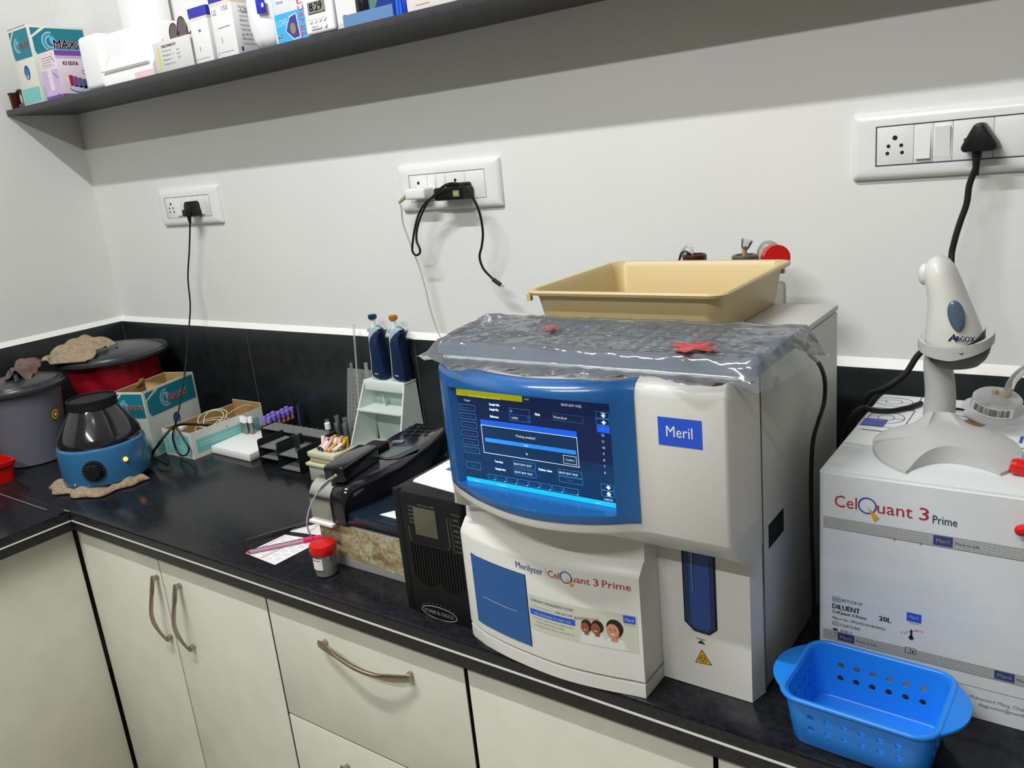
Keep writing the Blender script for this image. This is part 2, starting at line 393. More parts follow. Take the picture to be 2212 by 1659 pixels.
# ------------------------------------------------------------------ wall sockets
MOD = .02475; MH = .0539
def bar_rect(x0, x1, z0, z1, r=.006, n=4):
    P = []
    for cx, cz, a in ((x1-r, z0+r, -90), (x1-r, z1-r, 0), (x0+r, z1-r, 90), (x0+r, z0+r, 180)):
        for i in range(n+1):
            t = radians(a+90*i/n); P.append((cx+r*cos(t), cz+r*sin(t)))
    return P
def socket_plate(x0, z0, n, outer, label, mods, line):
    ox0, ox1, oz0, oz1 = outer
    t = thing('socket_plate', ((ox0+ox1)/2, 0, oz0), label, 'socket', 'white socket plates on the back wall')
    m = MB(PLATE); W = n*MOD; rings = []
    for ins, y in ((0, 0), (0, -.004), (.0015, -.0075), (.005, -.0105), (.010, -.012)):
        rings.append([(a, y, b) for a, b in bar_rect(ox0+ins, ox1-ins, oz0+ins, oz1-ins, .004)])
    rings.append([(a, -.012, b) for a, b in bar_rect(x0-.001, x0+W+.001, z0-.001, z0+MH+.001, .0005)])
    rings.append([(a, -.0095, b) for a, b in bar_rect(x0-.001, x0+W+.001, z0-.001, z0+MH+.001, .0005)])
    m.loft(rings); m.obj('bezel', t)
    lm = MB(mat('plate_line_'+line, rgb(60, 62, 90) if line == 'dark' else rgb(150, 150, 150), .5)); g = .0012 if line == 'dark' else .0006
    for a, b, c, d in ((x0-g, x0+W+g, z0-g, z0), (x0-g, x0+W+g, z0+MH, z0+MH+g), (x0-g, x0, z0, z0+MH), (x0+W, x0+W+g, z0, z0+MH)):
        lm.box(a, b, -.0123, -.0118, c, d)
    lm.obj('surround_line', t)
    cx = x0
    for kind in mods:
        k = 2 if kind in ('s', 'b', 'p') else 1; a, b = cx+.0004, cx+k*MOD-.0004; zc = z0+MH/2; xm = (a+b)/2
        if kind in ('s', 'p'):
            q = MB(PLATE).box(a, b, -.0118, -.005, z0+.0004, z0+MH-.0004, .0006); o = q.obj('socket_outlet', t)
            h = MB(HOLE); s = 1.0
            for dx, dz, r in ((0, .0105, .0034), (-.0085, -.0005, .0026), (.0085, -.0005, .0026), (-.0098, -.0105, .0026), (.0098, -.0105, .0026)):
                h.cyl((xm+dx, -.0121, zc+dz), (xm+dx, -.0115, zc+dz), r*s)
            h.obj('pin_holes', o)
        elif kind in ('w', 'W'):
            q = MB(PLATE).box(a, b, -.0115, -.005, z0+.0004, z0+MH-.0004, .0005); o = q.obj('switch', t)
            up_ = kind == 'W'; r0, r1 = z0+.006, z0+MH-.006
            y0, y1 = (-.0165, -.0118) if not up_ else (-.0118, -.0165)
            MB(PLATE).add([(a+.0025, -.0112, r0), (b-.0025, -.0112, r0), (b-.0025, -.0112, r1), (a+.0025, -.0112, r1), (a+.0025, y0, r0), (b-.0025, y0, r0), (b-.0025, y1, r1), (a+.0025, y1, r1)],
                          [(0, 1, 2, 3), (4, 5, 6, 7), (0, 1, 5, 4), (1, 2, 6, 5), (2, 3, 7, 6), (3, 0, 4, 7)]).obj('rocker', o)
        else:
            MB(PLATE).box(a, b, -.0117, -.005, z0+.0004, z0+MH-.0004, .0006).obj('blank_cover', t)
        cx += k*MOD
    return t
socket_plate(.3697, .5561, 8, (.338, .602, .5355, .632), 'white socket plate nearest the room corner holding a black three pin plug', 'swpwwb', 'thin')
socket_plate(1.2664, .5573, 8, (1.233, 1.499, .5375, .632), 'white socket plate in the middle holding a black and a white charger', 'swwpb', 'thin')
socket_plate(2.1837, .5652, 10, (2.149, 2.466, .545, .639), 'large white socket plate at the right with a dark blue inner outline', 'swWsbwW', 'dark')
# ---- plugs and leads
t = thing('plug_lead', (.50, -.013, .56), 'black power plug with a long thin black lead hanging down to the counter', 'plug')
m = MB(BLACK); px_, pz = .5155, .5745
prof = [(-.011, -.012), (.012, -.014), (.017, -.008), (.012, .004), (.010, .015), (.004, .0205), (-.006, .0205), (-.012, .014), (-.014, .004), (-.012, -.004)]
M = Matrix.Translation((px_, -.012, pz)) @ Matrix.Rotation(radians(90), 4, 'X') @ Matrix.Scale(1.12, 4)
m.prism(prof, 0, .030, M, .003); m.box(px_-.007, px_+.013, -.058, -.035, pz-.014, pz+.004, .003)
m.obj('plug_body', t)
m = MB(BLACK); m.tube([(px_-.004, -.040, pz-.008), (px_-.003, -.042, pz-.022), (px_-.003, -.042, pz-.033)], .0055, rf=lambda q: .0065-.0035*q); m.obj('strain_relief', t)
cord = [(px_-.003, -.042, pz-.03)]+[tuple(ony(x, y, Y)) for x, y, Y in ((409, 540, -.042), (406, 600, -.045), (411, 660, -.06), (407, 720, -.09), (401, 790, -.15), (391, 860, -.23), (382, 905, -.285), (373, 940, -.29), (379, 968, -.292), (390, 983, -.293), (403, 982, -.294), (408, 968, -.294), (397, 950, -.294), (383, 925, -.292), (378, 905, -.280))]
MB(BLACK).tube(cord, .0021, 8).obj('lead', t)
t = thing('power_lead', (.68, -.33, 0), 'thick black mains lead rising from the blue centrifuge into the small open box', 'cable')
pl = [(.702, -.352, .012)]+[tuple(ony(x, y, Y)) for x, y, Y in ((330, 984, -.345), (345, 957, -.335), (362, 934, -.315), (378, 921, -.295))]+[(.655, -.255, .075), (.685, -.225, .066), (.705, -.18, .05)]
MB(BLACK).tube(pl, .0032, 8).obj('lead_cable', t)
# white charger
t = thing('phone_charger', (1.31, -.012, .56), 'white phone charger with a thin pale cable plugged into the middle socket plate', 'charger')
m = MB(PLATE); m.box(1.279, 1.333, -.046, -.0125, .5635, .586, .005, seg=3); m.obj('charger_body', t)
m = MB(mat('cable_boot', rgb(165, 165, 120), .5)); m.cyl((1.277, -.040, .571), (1.262, -.046, .560), .0045, .003); m.obj('cable_boot', t)
wc = [(1.262, -.046, .560)]+[tuple(ony(x, y, Y)) for x, y, Y in ((867, 450, -.045), (870, 480, -.042), (882, 515, -.04), (893, 545, -.038), (905, 575, -.035), (918, 620, -.035), (930, 670, -.035), (945, 715, -.035), (957, 738, -.05), (968, 768, -.06))]
wc += [(wc[-1][0]+.05, -.075, .12), (wc[-1][0]+.09, -.09, .04), (wc[-1][0]+.14, -.10, .0022)]
MB(mat('pale_cable', rgb(188, 190, 170), .5)).tube(wc, .0017, 8).obj('cable', t)
t = thing('phone_charger', (1.41, -.012, .56), 'black phone charger with a looped black cable plugged into the middle socket plate', 'charger')
m = MB(BLACK); m.box(1.362, 1.436, -.052, -.0125, .558, .5835, .005, seg=3); m.box(1.385, 1.431, -.040, -.0125, .5835, .590, .003)
m.obj('charger_body', t)
f = Flat((1.436, -.0522, .558), (1, 0, 0), (0, 0, 1)).start(mat('rating_label', rgb(176, 178, 120), .5)); f.rect(-.022, .007, -.007, .019, mat('rating_label', (0, 0, 0))); f.frame(-.021, .008, -.008, .018, .0006, PRINTK); f.line([(-.016, .009), (-.016, .017)], .0006, PRINTK); f.line([(-.012, .009), (-.012, .017)], .0006, PRINTK)
f.obj('rating_label', t)
bc = [(1.364, -.045, .566)]+[tuple(ony(x, y, Y)) for x, y, Y in ((925, 432, -.05), (908, 455, -.052), (898, 485, -.052), (892, 520, -.05), (891, 542, -.05), (898, 551, -.05), (906, 548, -.05), (907, 538, -.05), (900, 520, -.049), (901, 495, -.049), (910, 465, -.050), (924, 438, -.055), (944, 415, -.060), (962, 400, -.062), (983, 396, -.062), (1003, 404, -.062), (1022, 428, -.060), (1036, 460, -.056), (1043, 500, -.05), (1041, 530, -.045), (1036, 555, -.042), (1044, 580, -.042), (1062, 600, -.045), (1070, 607, -.045))]
MB(BLACK).tube(bc, .0024, 8).obj('cable', t)
a, b, c = ony(1066, 604, -.045), ony(1081, 615, -.047), ony(1088, 619, -.048)
m = MB(BLACK); m.cyl(a, b, .0042); m.use(CHROME); m.cyl(b, c, .0016); m.obj('jack_plug', t)
# right plug
t = thing('plug_lead', (2.31, -.012, .57), 'large black three pin plug with a thick black lead behind the barcode scanner', 'plug')
m = MB(BLACK); P = []
for cx, cz, r, a0, a1 in ((0, .0145, .0085, 20, 160), (-.0145, -.008, .006, 150, 275), (.0165, -.008, .0065, -95, 30)):
    for i in range(7): q = radians(a0+(a1-a0)*i/6); P.append((cx+r*cos(q), cz+r*sin(q)))
M = Matrix.Translation((2.3185, -.0125, .5905)) @ Matrix.Rotation(radians(90), 4, 'X')
m.prism(P, 0, .038, M, .004); m.obj('plug_body', t)
m = MB(BLACK)
for k in range(6): m.lathe([(.0068-.0006*k, 0), (.0068-.0006*k, -.0028), (.0055-.0005*k, -.0036)], 14, c=(2.3165, -.038, .577-.0036*k))
m.cyl((2.3165, -.038, .578), (2.3165, -.040, .545), .0055, .0038); m.obj('strain_relief', t)
pts = [(2.3165, -.040, .556)]+[tuple(ony(x, y, Y)) for x, y, Y in ((2094, 400, -.042), (2088, 440, -.045), (2074, 480, -.05), (2062, 520, -.055), (2055, 560, -.06), (2058, 640, -.08), (2062, 700, -.09), (2030, 730, -.10), (1985, 765, -.11), (1955, 808, -.12), (1910, 840, -.13), (1870, 862, -.15))]+[(2.20, -.16, .20)]
MB(BLACK).tube(pts, .0042, 10).obj('lead', t)
# ------------------------------------------------------------------ buckets, cloths
def rag(mb, fn, nu, nv): return mb.grid(fn, nu, nv)
def bucket(name, c, r0, r1, rl, zl, label, body_m):
    t = thing(name, (c[0], c[1], 0), label, 'bucket')
    MB(body_m).lathe([(r0*.92, 0), (r0, .004), (r1, zl-.012), (r1+.004, zl-.010), (r1+.004, zl-.002), (r1-.002, zl-.002), (r1-.003, zl-.01), (r0-.003, .006)], 56, c=(c[0], c[1], 0)).obj('body', t)
    L = MB(LIDG).lathe([(rl-.003, -.012), (rl, -.010), (rl, -.003), (rl-.004, .0), (rl-.006, .004), (rl-.010, .002), (rl-.014, .003), (rl*.85, .008), (rl*.6, .015), (rl*.3, .019), (.0, .020)], 64, c=(c[0], c[1], zl)).obj('lid', t)
    return t, L
b1, l1 = bucket('lidded_bucket', (.258, -.447), .074, .094, .108, .200, 'grey bucket with a charcoal lid at the left edge, a cloth lying on it', BING)
MB(LIDG).tube([(.20, -.42, .216), (.225, -.435, .232), (.262, -.452, .235), (.297, -.462, .226), (.312, -.468, .214)], .006, 8).obj('handle', l1)
f = MB(mat('sticker_rim', rgb(30, 60, 40), .4)); R = .0865
def on_b(a, z, r=0): rr = .074+(.094-.074)*z/.188+.0007+r; return (.258+rr*cos(a), -.447+rr*sin(a), z)
def b_patch(m, a0, z0, ra, rz, k):
    n = 20; f.use(m); f.add([on_b(a0, z0, k)]+[on_b(a0+ra*cos(2*pi*i/n), z0+rz*sin(2*pi*i/n), k) for i in range(n)], [(0, 1+i, 1+(i+1) % n) for i in range(n)])
for mm, s_, k in ((mat('sticker_green', rgb(30, 90, 50), .4), 1, 0), (mat('sticker_yellow', rgb(235, 215, 60), .4), .82, .0003), (mat('sticker_red', rgb(190, 50, 40), .4), .55, .0006), (mat('sticker_white', rgb(240, 240, 230), .4), .3, .0009)):
    b_patch(mm, .42, .118, .17*s_, .016*s_, k)
f.obj('round_sticker', b1)
b2, l2 = bucket('lidded_bucket', (.228, -.175), .085, .105, .148, .214, 'bucket lined with a red bag in the room corner, terry cloth over its charcoal lid', mat('dark_red_bucket', rgb(60, 14, 20), .4))
rb = MB(REDBAG); N = 90; rings = []
for z, r in ((.214, .116), (.205, .122), (.185, .120), (.150, .117), (.110, .112), (.070, .104)):
    rings.append([(.228+cos(2*pi*i/N)*(r+.005*sin(i*.42+z*30)+.0035*sin(i*.93+z*45+2)), -.175+sin(2*pi*i/N)*(r+.005*sin(i*.42+z*30)+.0035*sin(i*.93+z*45+2)), z+.006*sin(i*.7)*(1 if z < .1 else 0)) for i in range(N)])
rb.loft(rings, cap=False).obj('bin_liner', b2)
# terry cloth draped over bucket 2 lid
A = [onz(152, 742, .272), onz(238, 738, .268)]
def cl1(u, v):
    c = Vector((.216, -.262, .232)); ex = Vector((.86, .5, 0)); ey = Vector((.5, -.86, 0))
    a = (u-.5)*.155; b = (v-.42)*.135
    w_ = .5+.5*cos(u*pi*1.2-.5)
    p = c+ex*a*(1.05-.15*v)+ey*b
    z = .238+.026*max(0, 1-((u-.52)*2.0)**2)*(1-.6*v) - .045*max(0, v-.55)*(1.2 if u > .25 else .6)*1.2 - .05*max(0, .15-u)*3
    z += .004*sin(u*17+v*5)+.003*sin(v*21+u*6)
    q = 1-abs(2*u-1)**3*.25
    p.z = max(z, .222)
    p += ex*.006*sin(v*19)
    return p
m = rag(MB(CLOTH), cl1, 34, 30); o = m.obj('terry_cloth', fix=False); tag(o, 'beige terry cloth draped over the lid of the corner bucket', 'cloth')
sm = o.modifiers.new('s', 'SOLIDIFY'); sm.thickness = .003
def cl2(u, v):
    a = (u-.5)*.15; b = (v-.5)*.06
    rdir = Vector((.62, .78, 0)); sd = Vector((.78, -.62, 0))
    p = Vector((.243, -.418, .2190))+sd*a*.95+rdir*b
    p.z += .010*abs(sin(u*7.5+v*2.0))+.006*sin(v*9+u*3)+.013*max(0, 1-abs(v-.5)*2.6)+.014*max(0, 1-abs(u-.12)*8)
    return p
m = rag(MB(CLOTHP), cl2, 40, 16); o = m.obj('folded_cloth', fix=False); tag(o, 'brownish folded rag lying on the lid of the left bucket', 'cloth')
sm = o.modifiers.new('s', 'SOLIDIFY'); sm.thickness = .003
# red container at left edge
c0 = Vector((.425, -.545, 0))
t = thing('red_container', (.335, -.60, 0), 'small red plastic container cut off by the left edge of the photo', 'container')
m = MB(RED); rings = []
for z, r, sx in ((0, .040, 1), (.036, .044, 1), (.040, .048, 1), (.050, .049, 1), (.050, .044, 1), (.006, .038, 1)):
    rings.append([(.318+a*1.25, -.578+b, z) for a, b in bar_rect(-r, r, -r*.8, r*.8, .014)])
m.loft(rings).obj('tub', t)
# ------------------------------------------------------------------ centrifuge
cx, cy = .612, -.448
t = thing('centrifuge', (cx, cy, .008), 'blue bench centrifuge with a black cone cover standing on a rag', 'centrifuge')
BLM = mat('blue_enamel', rgb(50, 108, 152), .28, coat=.3)
MB(BLM).lathe([(.088, .012), (.0935, .016), (.0945, .026), (.0945, .088), (.0925, .095), (.088, .0985), (.08, .099)], 72, c=(cx, cy, 0)).obj('housing', t)
MB(BLACKM).lathe([(.084, .006), (.084, .012)], 40, c=(cx, cy, 0)).obj('foot_ring', t)
DOME = mat('smoked_cover', (.016, .016, .018), .12, coat=.5)
cv = MB(DOME).lathe([(.0885, .098), (.0895, .104), (.0885, .110), (.085, .118), (.074, .138), (.062, .157), (.053, .171), (.0505, .176)], 72, c=(cx-.001, cy+.001, 0)).obj('cone_cover', t)
MB(BLACKM).lathe([(.0505, .176), (.053, .177), (.053, .197), (.051, .1985), (.0495, .197), (.0495, .194), (.0, .194)], 60, c=(cx-.001, cy+.002, 0)).obj('cover_cap', cv)
def rad(a, z, r=.0945): return Vector((cx+r*cos(a), cy+r*sin(a), z))
a = -.74; d = Vector((cos(a), sin(a), 0))
k = MB(BLACK).cyl(rad(a, .053), rad(a, .053)+d*.004, .0235, n=36)
kn = k.obj('speed_dial', t)
m = MB(BLACKM); M = Matrix.Translation(rad(a, .053)+d*.004) @ d.to_track_quat('Z', 'Y').to_matrix().to_4x4()
m.lathe([(.017, 0), (.0165, .008), (.014, .011), (.0, .011)], 32, M=M)
for i in range(8): m.lathe([(.0028, 0), (.0026, .010)], 8, c=(.0155*cos(i*pi/4), .0155*sin(i*pi/4), 0), M=M)
m.obj('knob', kn)
m = MB(PRINTG)
for i in range(18):
    q = 2*pi*i/20; m.box(.0195, .0225, -.0004, .0004, .0001, .0004, M=M @ Matrix.Rotation(q, 4, 'Z'))
m.obj('dial_marks', kn)
a = -.02; d = Vector((cos(a), sin(a), 0)); p = rad(a, .062)
m = MB(mat('lamp_lens', (1, .35, .05), .3, emit=2.2)); m.sph(p+d*.002, .0052); m.obj('indicator_lamp', t)
MB(CHROME).sph(rad(-1.28, .022)+Vector((.0005, -.0005, 0)), .0035).obj('side_screw', t)
m = MB(CLOTH); pts = []
def rg(u, v):
    a = -2.45+u*2.75; r = .068+.048*v+.010*sin(u*13)*v+.006*sin(u*31)*v
    z = .003+.011*sin(pi*min(1, v*1.02))**.7*(.75+.35*sin(u*16))+.002*sin(u*47+v*8)
    return Vector((cx+r*cos(a), cy+r*sin(a), max(z, .0022) if v < .97 else .0012))
m.grid(rg, 110, 14)
o = m.obj('rag', fix=False); tag(o, 'crumpled beige rag spread under the blue centrifuge', 'cloth'); o.modifiers.new('s', 'SOLIDIFY').thickness = .002
o.location.z = max(o.location.z, 0.0022)
m = MB(BLACKM); m.lathe([(.086, .0022), (.086, .0058)], 40, c=(cx, cy, 0)); m.obj('rubber_feet', t)
# ------------------------------------------------------------------ glove boxes
def open_carton(name, O, ux, W, D, H, label, printing, flap=True, inner=KRAFT, extra=0):
    """O front-left-bottom corner; ux direction of the front edge; depth goes behind"""
    t = thing(name, (O[0], O[1], 0), label, 'box'); ux = Vector((ux[0], ux[1], 0)).normalized(); uy = Vector((-ux.y, ux.x, 0))
    M = Matrix((ux, uy, Vector((0, 0, 1)))).transposed().to_4x4(); M.translation = Vector(O); e = .0016
    m = MB(WCARD)
    m.box(0, W, 0, e, 0, H, M=M); m.box(0, W, D-e, D, 0, H+extra, M=M); m.box(0, e, e, D-e, 0, H, M=M); m.box(W-e, W, e, D-e, 0, H, M=M); m.box(e, W-e, e, D-e, 0, e, M=M)
    m.use(inner)
    m.box(e, W-e, e, e+.0006, e, H-.0005, M=M); m.box(e, W-e, D-e-.0006, D-e, e, H+extra-.0005, M=M); m.box(e, e+.0006, e+.0006, D-e-.0006, e, H-.0005, M=M); m.box(W-e-.0006, W-e, e+.0006, D-e-.0006, e, H-.0005, M=M); m.box(e, W-e, e, D-e, e, e+.0006, M=M)
    m.obj('carton', t)
    F = Flat(O, ux, (0, 0, 1)); R = Flat(Vector(O)+ux*W, uy, (0, 0, 1))
    for fl, nm in ((F, 'front_print'), (R, 'side_print')):
        fl.start(TEAL); printing(fl, nm); fl.obj(nm, t)
    return t, M
SW = mat('swoosh_blue', rgb(90, 190, 225), .5); SWL = mat('swoosh_pale', rgb(190, 225, 240), .5); LRED = mat('logo_red', rgb(215, 35, 55), .5); DBL = mat('deep_blue_print', rgb(22, 60, 110), .5)
def max_logo(f, cx_, cz, h, word='MAXX'):
    r = h*1.25
    for i, (mm, s_) in enumerate(((SWL, 1.0), (SW, .80), (SWL, .62))):
        f.ring(cx_-h*1.2, cz+h*.35, r*s_, r*s_, r*.10, mm, 2, 20, radians(80), radians(300))
    f.ell(cx_-h*.95, cz+h*.5, h*.42, h*.62, SW, 2, 16, .4)
    f.text(word, cx_-h*1.0, cz-h*.35, h, PAPER, None, 3, bold=h*.08, shear=.1); f.text(word, cx_-h*1.0, cz-h*.35, h, LRED, None, 4, bold=h*.03, shear=.1)
def maxx_front(W, H, big):
    def pr(f, nm):
        w_ = W if nm == 'front_print' else big
        b0, b1 = H*.60, H*.97
        f.poly([(w_*.05, b0+.2*(b1-b0)), (w_*.09, b0), (w_*.97, b0), (w_*.97, b1), (w_*.30, b1), (w_*.05, b1-.35*(b1-b0))], TEAL, 1)
        f.poly([(w_*.04, b1-.28*(b1-b0)), (w_*.04, b1), (w_*.22, b1)], TEAL, 1)
        max_logo(f, w_*.52, (b0+b1)/2-H*.03, H*(.105 if nm != 'front_print' else .075))
        f.ell(w_*.52, H*.42, H*.075, H*.095, DBL, 1); f.ell(w_*.52, H*.42, H*.05, H*.065, mat('mid_blue_print', rgb(50, 110, 170), .5), 2)
        f.poly([(w_*.52-H*.06, H*.40), (w_*.52, H*.33), (w_*.52+H*.06, H*.40), (w_*.52, H*.36)], SWL, 3)
        f.rect(w_*.06, H*.03, w_*.94, H*.22, TEALL, 1)
    return pr
O = Vector((.585, -.312, 0)); ux = Vector((.087, .026, 0)).normalized()
Wd, Dd, Hd = .092, .185, .167
O1 = O-ux*Wd
t, M = open_carton('glove_carton', O1, ux, Wd, Dd, Hd, 'tall open white and teal glove carton behind the centrifuge', maxx_front(Wd, Hd, Dd))
m = MB(KRAFT); m.add([(.0, .07, .150), (.0, .115, .150), (.012, .10, .176), (.012, .085, .176)], [(0, 1, 2, 3)], M); m.add([(Wd-.002, .02, .165), (.02, .09, .168), (.05, .14, .150), (Wd-.004, .11, .150)], [(0, 1, 2, 3)], M)
o = m.obj('torn_flap', t); o.modifiers.new('s', 'SOLIDIFY').thickness = .001
def small_print(f, nm):
    if nm == 'front_print': f.rect(.006, .006, .108, .058, TEALL, 1); f.frame(.010, .010, .104, .054, .0008, WCARD, 2); f.text('GLOVES', .02, .036, .008, WCARD); f.line([(.02, .03), (.08, .03)], .0012, WCARD); f.line([(.02, .024), (.09, .024)], .0012, WCARD)
    else: f.rect(.012, .012, .20, .046, TEALL, 1); f.line([(.02, .035), (.15, .035)], .0015, WCARD); f.line([(.02, .028), (.19, .028)], .0015, WCARD)
t, M = open_carton('small_carton', Vector((.592, -.286, 0)), Vector((.115, .001, 0)), .116, .215, .067, 'low open pale teal carton with a coiled white lead inside', small_print, extra=.012)
# coiled white lead in small box
t = thing('coiled_lead', (.655, -.19, .002), 'coiled thin white lead bundled in the low open carton', 'cable')
pts = []
for i in range(46):
    a = i*.55; r = .026+.010*sin(i*.37); pts.append((.652+r*cos(a)+.006*sin(i*.21), -.185+r*1.25*sin(a), .030+.030*abs(sin(a*.5+.4))+.012*sin(i*.3)+.008))
pts = [(.64, -.23, .012)]+pts+[(.665, -.13, .07), (.668, -.09, .075), (.672, -.075, .068)]
MB(mat('white_cable', rgb(205, 200, 178), .5)).tube(pts, .0014, 6, 4).obj('lead_cable', t)
m = MB(PLATE).box(.622, .640, -.262, -.245, .058, .068, .002); m.obj('connector', t)
# ------------------------------------------------------------------ foam slab, vials, racks
FOAM = mat('white_foam', rgb(236, 237, 234), .6, bump=.15, bump_s=300)
m = MB(FOAM); m.prism([(.712, -.238), (.868, -.243), (.856, -.112), (.700, -.108)], 0, .0205, None, .004)
tag(m.obj('foam_slab'), 'white foam slab lying in front of the three white capped vials', 'foam slab')
CAPW = mat('white_cap', rgb(240, 240, 240), .35)
vl = mat('vial_label', rgb(226, 190, 196), .6)
def white_vial(x, y, z, label):
    t = thing('sample_vial', (x, y, z), label, 'vial', 'white capped vials on the foam slab')
    MB(CLEARP).lathe([(.0045, 0), (.0055, .002), (.0055, .030), (.0052, .030), (.0052, .003)], 18, c=(x, y, z)).obj('tube', t)
    MB(PAPER).lathe([(.0045, .002), (.0045, .018)], 14, c=(x, y, z)).obj('contents', t)
    MB(CAPW).lathe([(.0066, .030), (.0066, .043), (.0058, .0445)], 18, c=(x, y, z)).obj('cap', t)
    return t
for (vx, vy), lb in (((.715, -.139), 'white capped vial on the foam slab, left of three'), ((.729, -.142), 'white capped vial on the foam slab, middle of three'), ((.743, -.136), 'white capped vial on the foam slab, right of three')):
    white_vial(vx, vy, .0207, lb)
def rack(x0, x1, y0, y1, H, tiers, label, plates=(1, 1), nx=3, ny=6):
    t = thing('test_tube_rack', ((x0+x1)/2, (y0+y1)/2, 0), label, 'rack', 'black and clear test tube racks')
    for k, x in zip(plates, (x0, x1-.0035)):
        if not k: continue
        m = MB(BLACKM); M = Matrix(((0, 0, 1, x), (1, 0, 0, 0), (0, 1, 0, 0), (0, 0, 0, 1)))
        m.prism([(y0, 0), (y1, 0), (y1, H-.004), (y1-.003, H), (y0+.003, H), (y0, H-.003)], 0, .0035, M, .0006)
        m.obj('end_plate', t)
    for z in tiers:
        m = MB(ACRY); m.box(x0+.0035, x1-.0035, y0+.003, y1-.003, z, z+.0025)
        o = m.obj('clear_shelf', t)
        h = MB(mat('hole_rim', rgb(150, 152, 150), .3))
        for i in range(nx):
            for j in range(ny):
                cx_ = x0+(x1-x0)*(i+.5)/nx; cy_ = y0+(y1-y0)*(j+.5)/ny
                h.lathe([(.0052, .0026), (.0058, .0026), (.0058, .0030), (.0052, .0030)], 12, c=(cx_, cy_, z), close=True)
        h.obj('holes', o)
    return t
rack(.908, .978, -.244, -.168, .062, (.018, .043), 'black ended clear test tube rack next to the foam slab', nx=5)
rack(.982, 1.056, -.250, -.172, .058, (.004, .036), 'black ended clear test tube rack beside the stacked tip boxes', nx=5)
rack(.812, 1.035, -.160, -.114, .055, (.012, .050), 'wide clear test tube rack at the back behind the two black ended ones', nx=12, ny=3)
rk = rack(.748, .788, -.112, -.026, .034, (.006, .026), 'small black sided rack filled with purple capped blood tubes', nx=2)
CAPP = mat('purple_cap', rgb(134, 112, 205), .4); BLOOD = mat('blood_label', rgb(196, 130, 120), .5, noise_s=90, noise_a=.5)
k = 0
for i in range(2):
    for j in range(6):
        x, y = .7575+.019*i, -.105+.0145*j
        if k == 0:
            first = thing('blood_tube', (x, y, .009), 'purple capped blood tube standing in the small black rack behind the foam slab', 'tube', 'purple capped blood tubes')
            MB(BLOOD).lathe([(.003, 0), (.0048, .002), (.0048, .036)], 12, c=(x, y, .009)).obj('tube', first)
            MB(CAPP).lathe([(.0062, .034), (.0064, .036), (.0064, .0475), (.0052, .049), (.004, .048)], 14, c=(x, y, .009)).obj('cap', first)
            fx, fy = x, y
        else: dup(first, (x-fx, y-fy, .002*((k*7) % 3)))
        k += 1
# dark blue glass tube behind the purple ones
m = MB(mat('dark_glass', (.03, .03, .08), .1)); m.cyl((.815, -.045, 0), (.818, -.040, .075), .005); tag(m.obj('empty_tube'), 'single dark glass tube standing behind the purple capped tubes', 'tube')
# small beaker-like tube in rack front
m = MB(GLASS); m.lathe([(.005, 0), (.006, .002), (.006, .036), (.0085, .040), (.0078, .040), (.0052, .035), (.0052, .003)], 20, c=(1.022, -.222, .0388)); tag(m.obj('glass_cup'), 'small clear flared glass cup in the front rack', 'glass')
# empty glass tubes
p = None
for n_, (x, y, h) in enumerate(((.972, -.086, .068), (.992, -.072, .074), (1.008, -.090, .064), (1.022, -.074, .073), (1.034, -.088, .064))):
    if p is None:
        p = MB(CLEARP).lathe([(.003, 0), (.006, .003), (.006, .064), (.0066, .066), (.0052, .066), (.0052, .004)], 18, c=(x, y, .0)).obj('glass_tube')
        tag(p, 'clear empty glass tube standing in the cluster behind the racks', 'tube', 'clear glass tubes behind the racks'); b0 = Vector(p.location)
    else:
        q = p.copy(); COL.objects.link(q); q.location = (x, y, 0); q.scale.z = h/.066
# little bottle with white cap
c = onz(708, 940, .0532)
t = thing('dropper_bottle', (c.x, -.128, .0532), 'tiny bottle with a white cap on the back rack', 'bottle')
MB(CLEARP).lathe([(.004, 0), (.0045, .012)], 14, c=(1.022, -.128, .0532)).obj('body', t); MB(CAPW).lathe([(.0068, .010), (.0068, .024), (.006, .025)], 18, c=(1.022, -.128, .0532)).obj('cap', t)
# ---- tip boxes
TIPC = mat('cream_box', rgb(208, 208, 176), .4); TIPB = sheet_mat('milky_box', (.60, .60, .52), .7, .15, .1, 60)
t = thing('tip_box', (1.145, -.232, 0), 'lower milky tip box with a cream rim between the racks and the black analyser', 'box')
MB(TIPB).box(1.104, 1.186, -.266, -.200, 0, .038, .003).obj('base', t); MB(TIPC).box(1.100, 1.190, -.270, -.196, .036, .043, .002).obj('rim', t)
t = thing('tip_box', (1.148, -.228, .043), 'upper cream tip box with loose cartridges piled on its lid', 'box')
MB(mat('cream_base_shade', rgb(178, 182, 150), .45)).box(1.108, 1.184, -.262, -.204, .0432, .056, .002).obj('base', t); MB(TIPC).box(1.105, 1.188, -.265, -.200, .055, .067, .0025).obj('lid', t)  # base colour is a shaded copy of the lid's cream
MB(KRAFT).box(1.112, 1.180, -.2625, -.26, .0435, .0465).obj('paper_insert', t)
PINK = mat('pink_label', rgb(226, 178, 182), .5); YEL = mat('yellow_cap', rgb(214, 168, 70), .45); NAVY = mat('navy_cap', rgb(28, 26, 52), .4)
pr = random.Random(4)
spec = [(PINK, NAVY), (PAPER, NAVY), (PINK, PINK), (YEL, YEL), (PAPER, PINK), (PINK, NAVY)]
spots = [(1.128, -.250, 70, 28), (1.140, -.252, 62, 40), (1.150, -.250, 75, 45), (1.161, -.250, 66, 35), (1.171, -.246, 50, 30), (1.133, -.238, 80, 60), (1.145, -.236, 60, 62), (1.157, -.235, 85, 55), (1.168, -.233, 100, 50), (1.178, -.234, 95, 35), (1.125, -.234, 80, 82)]
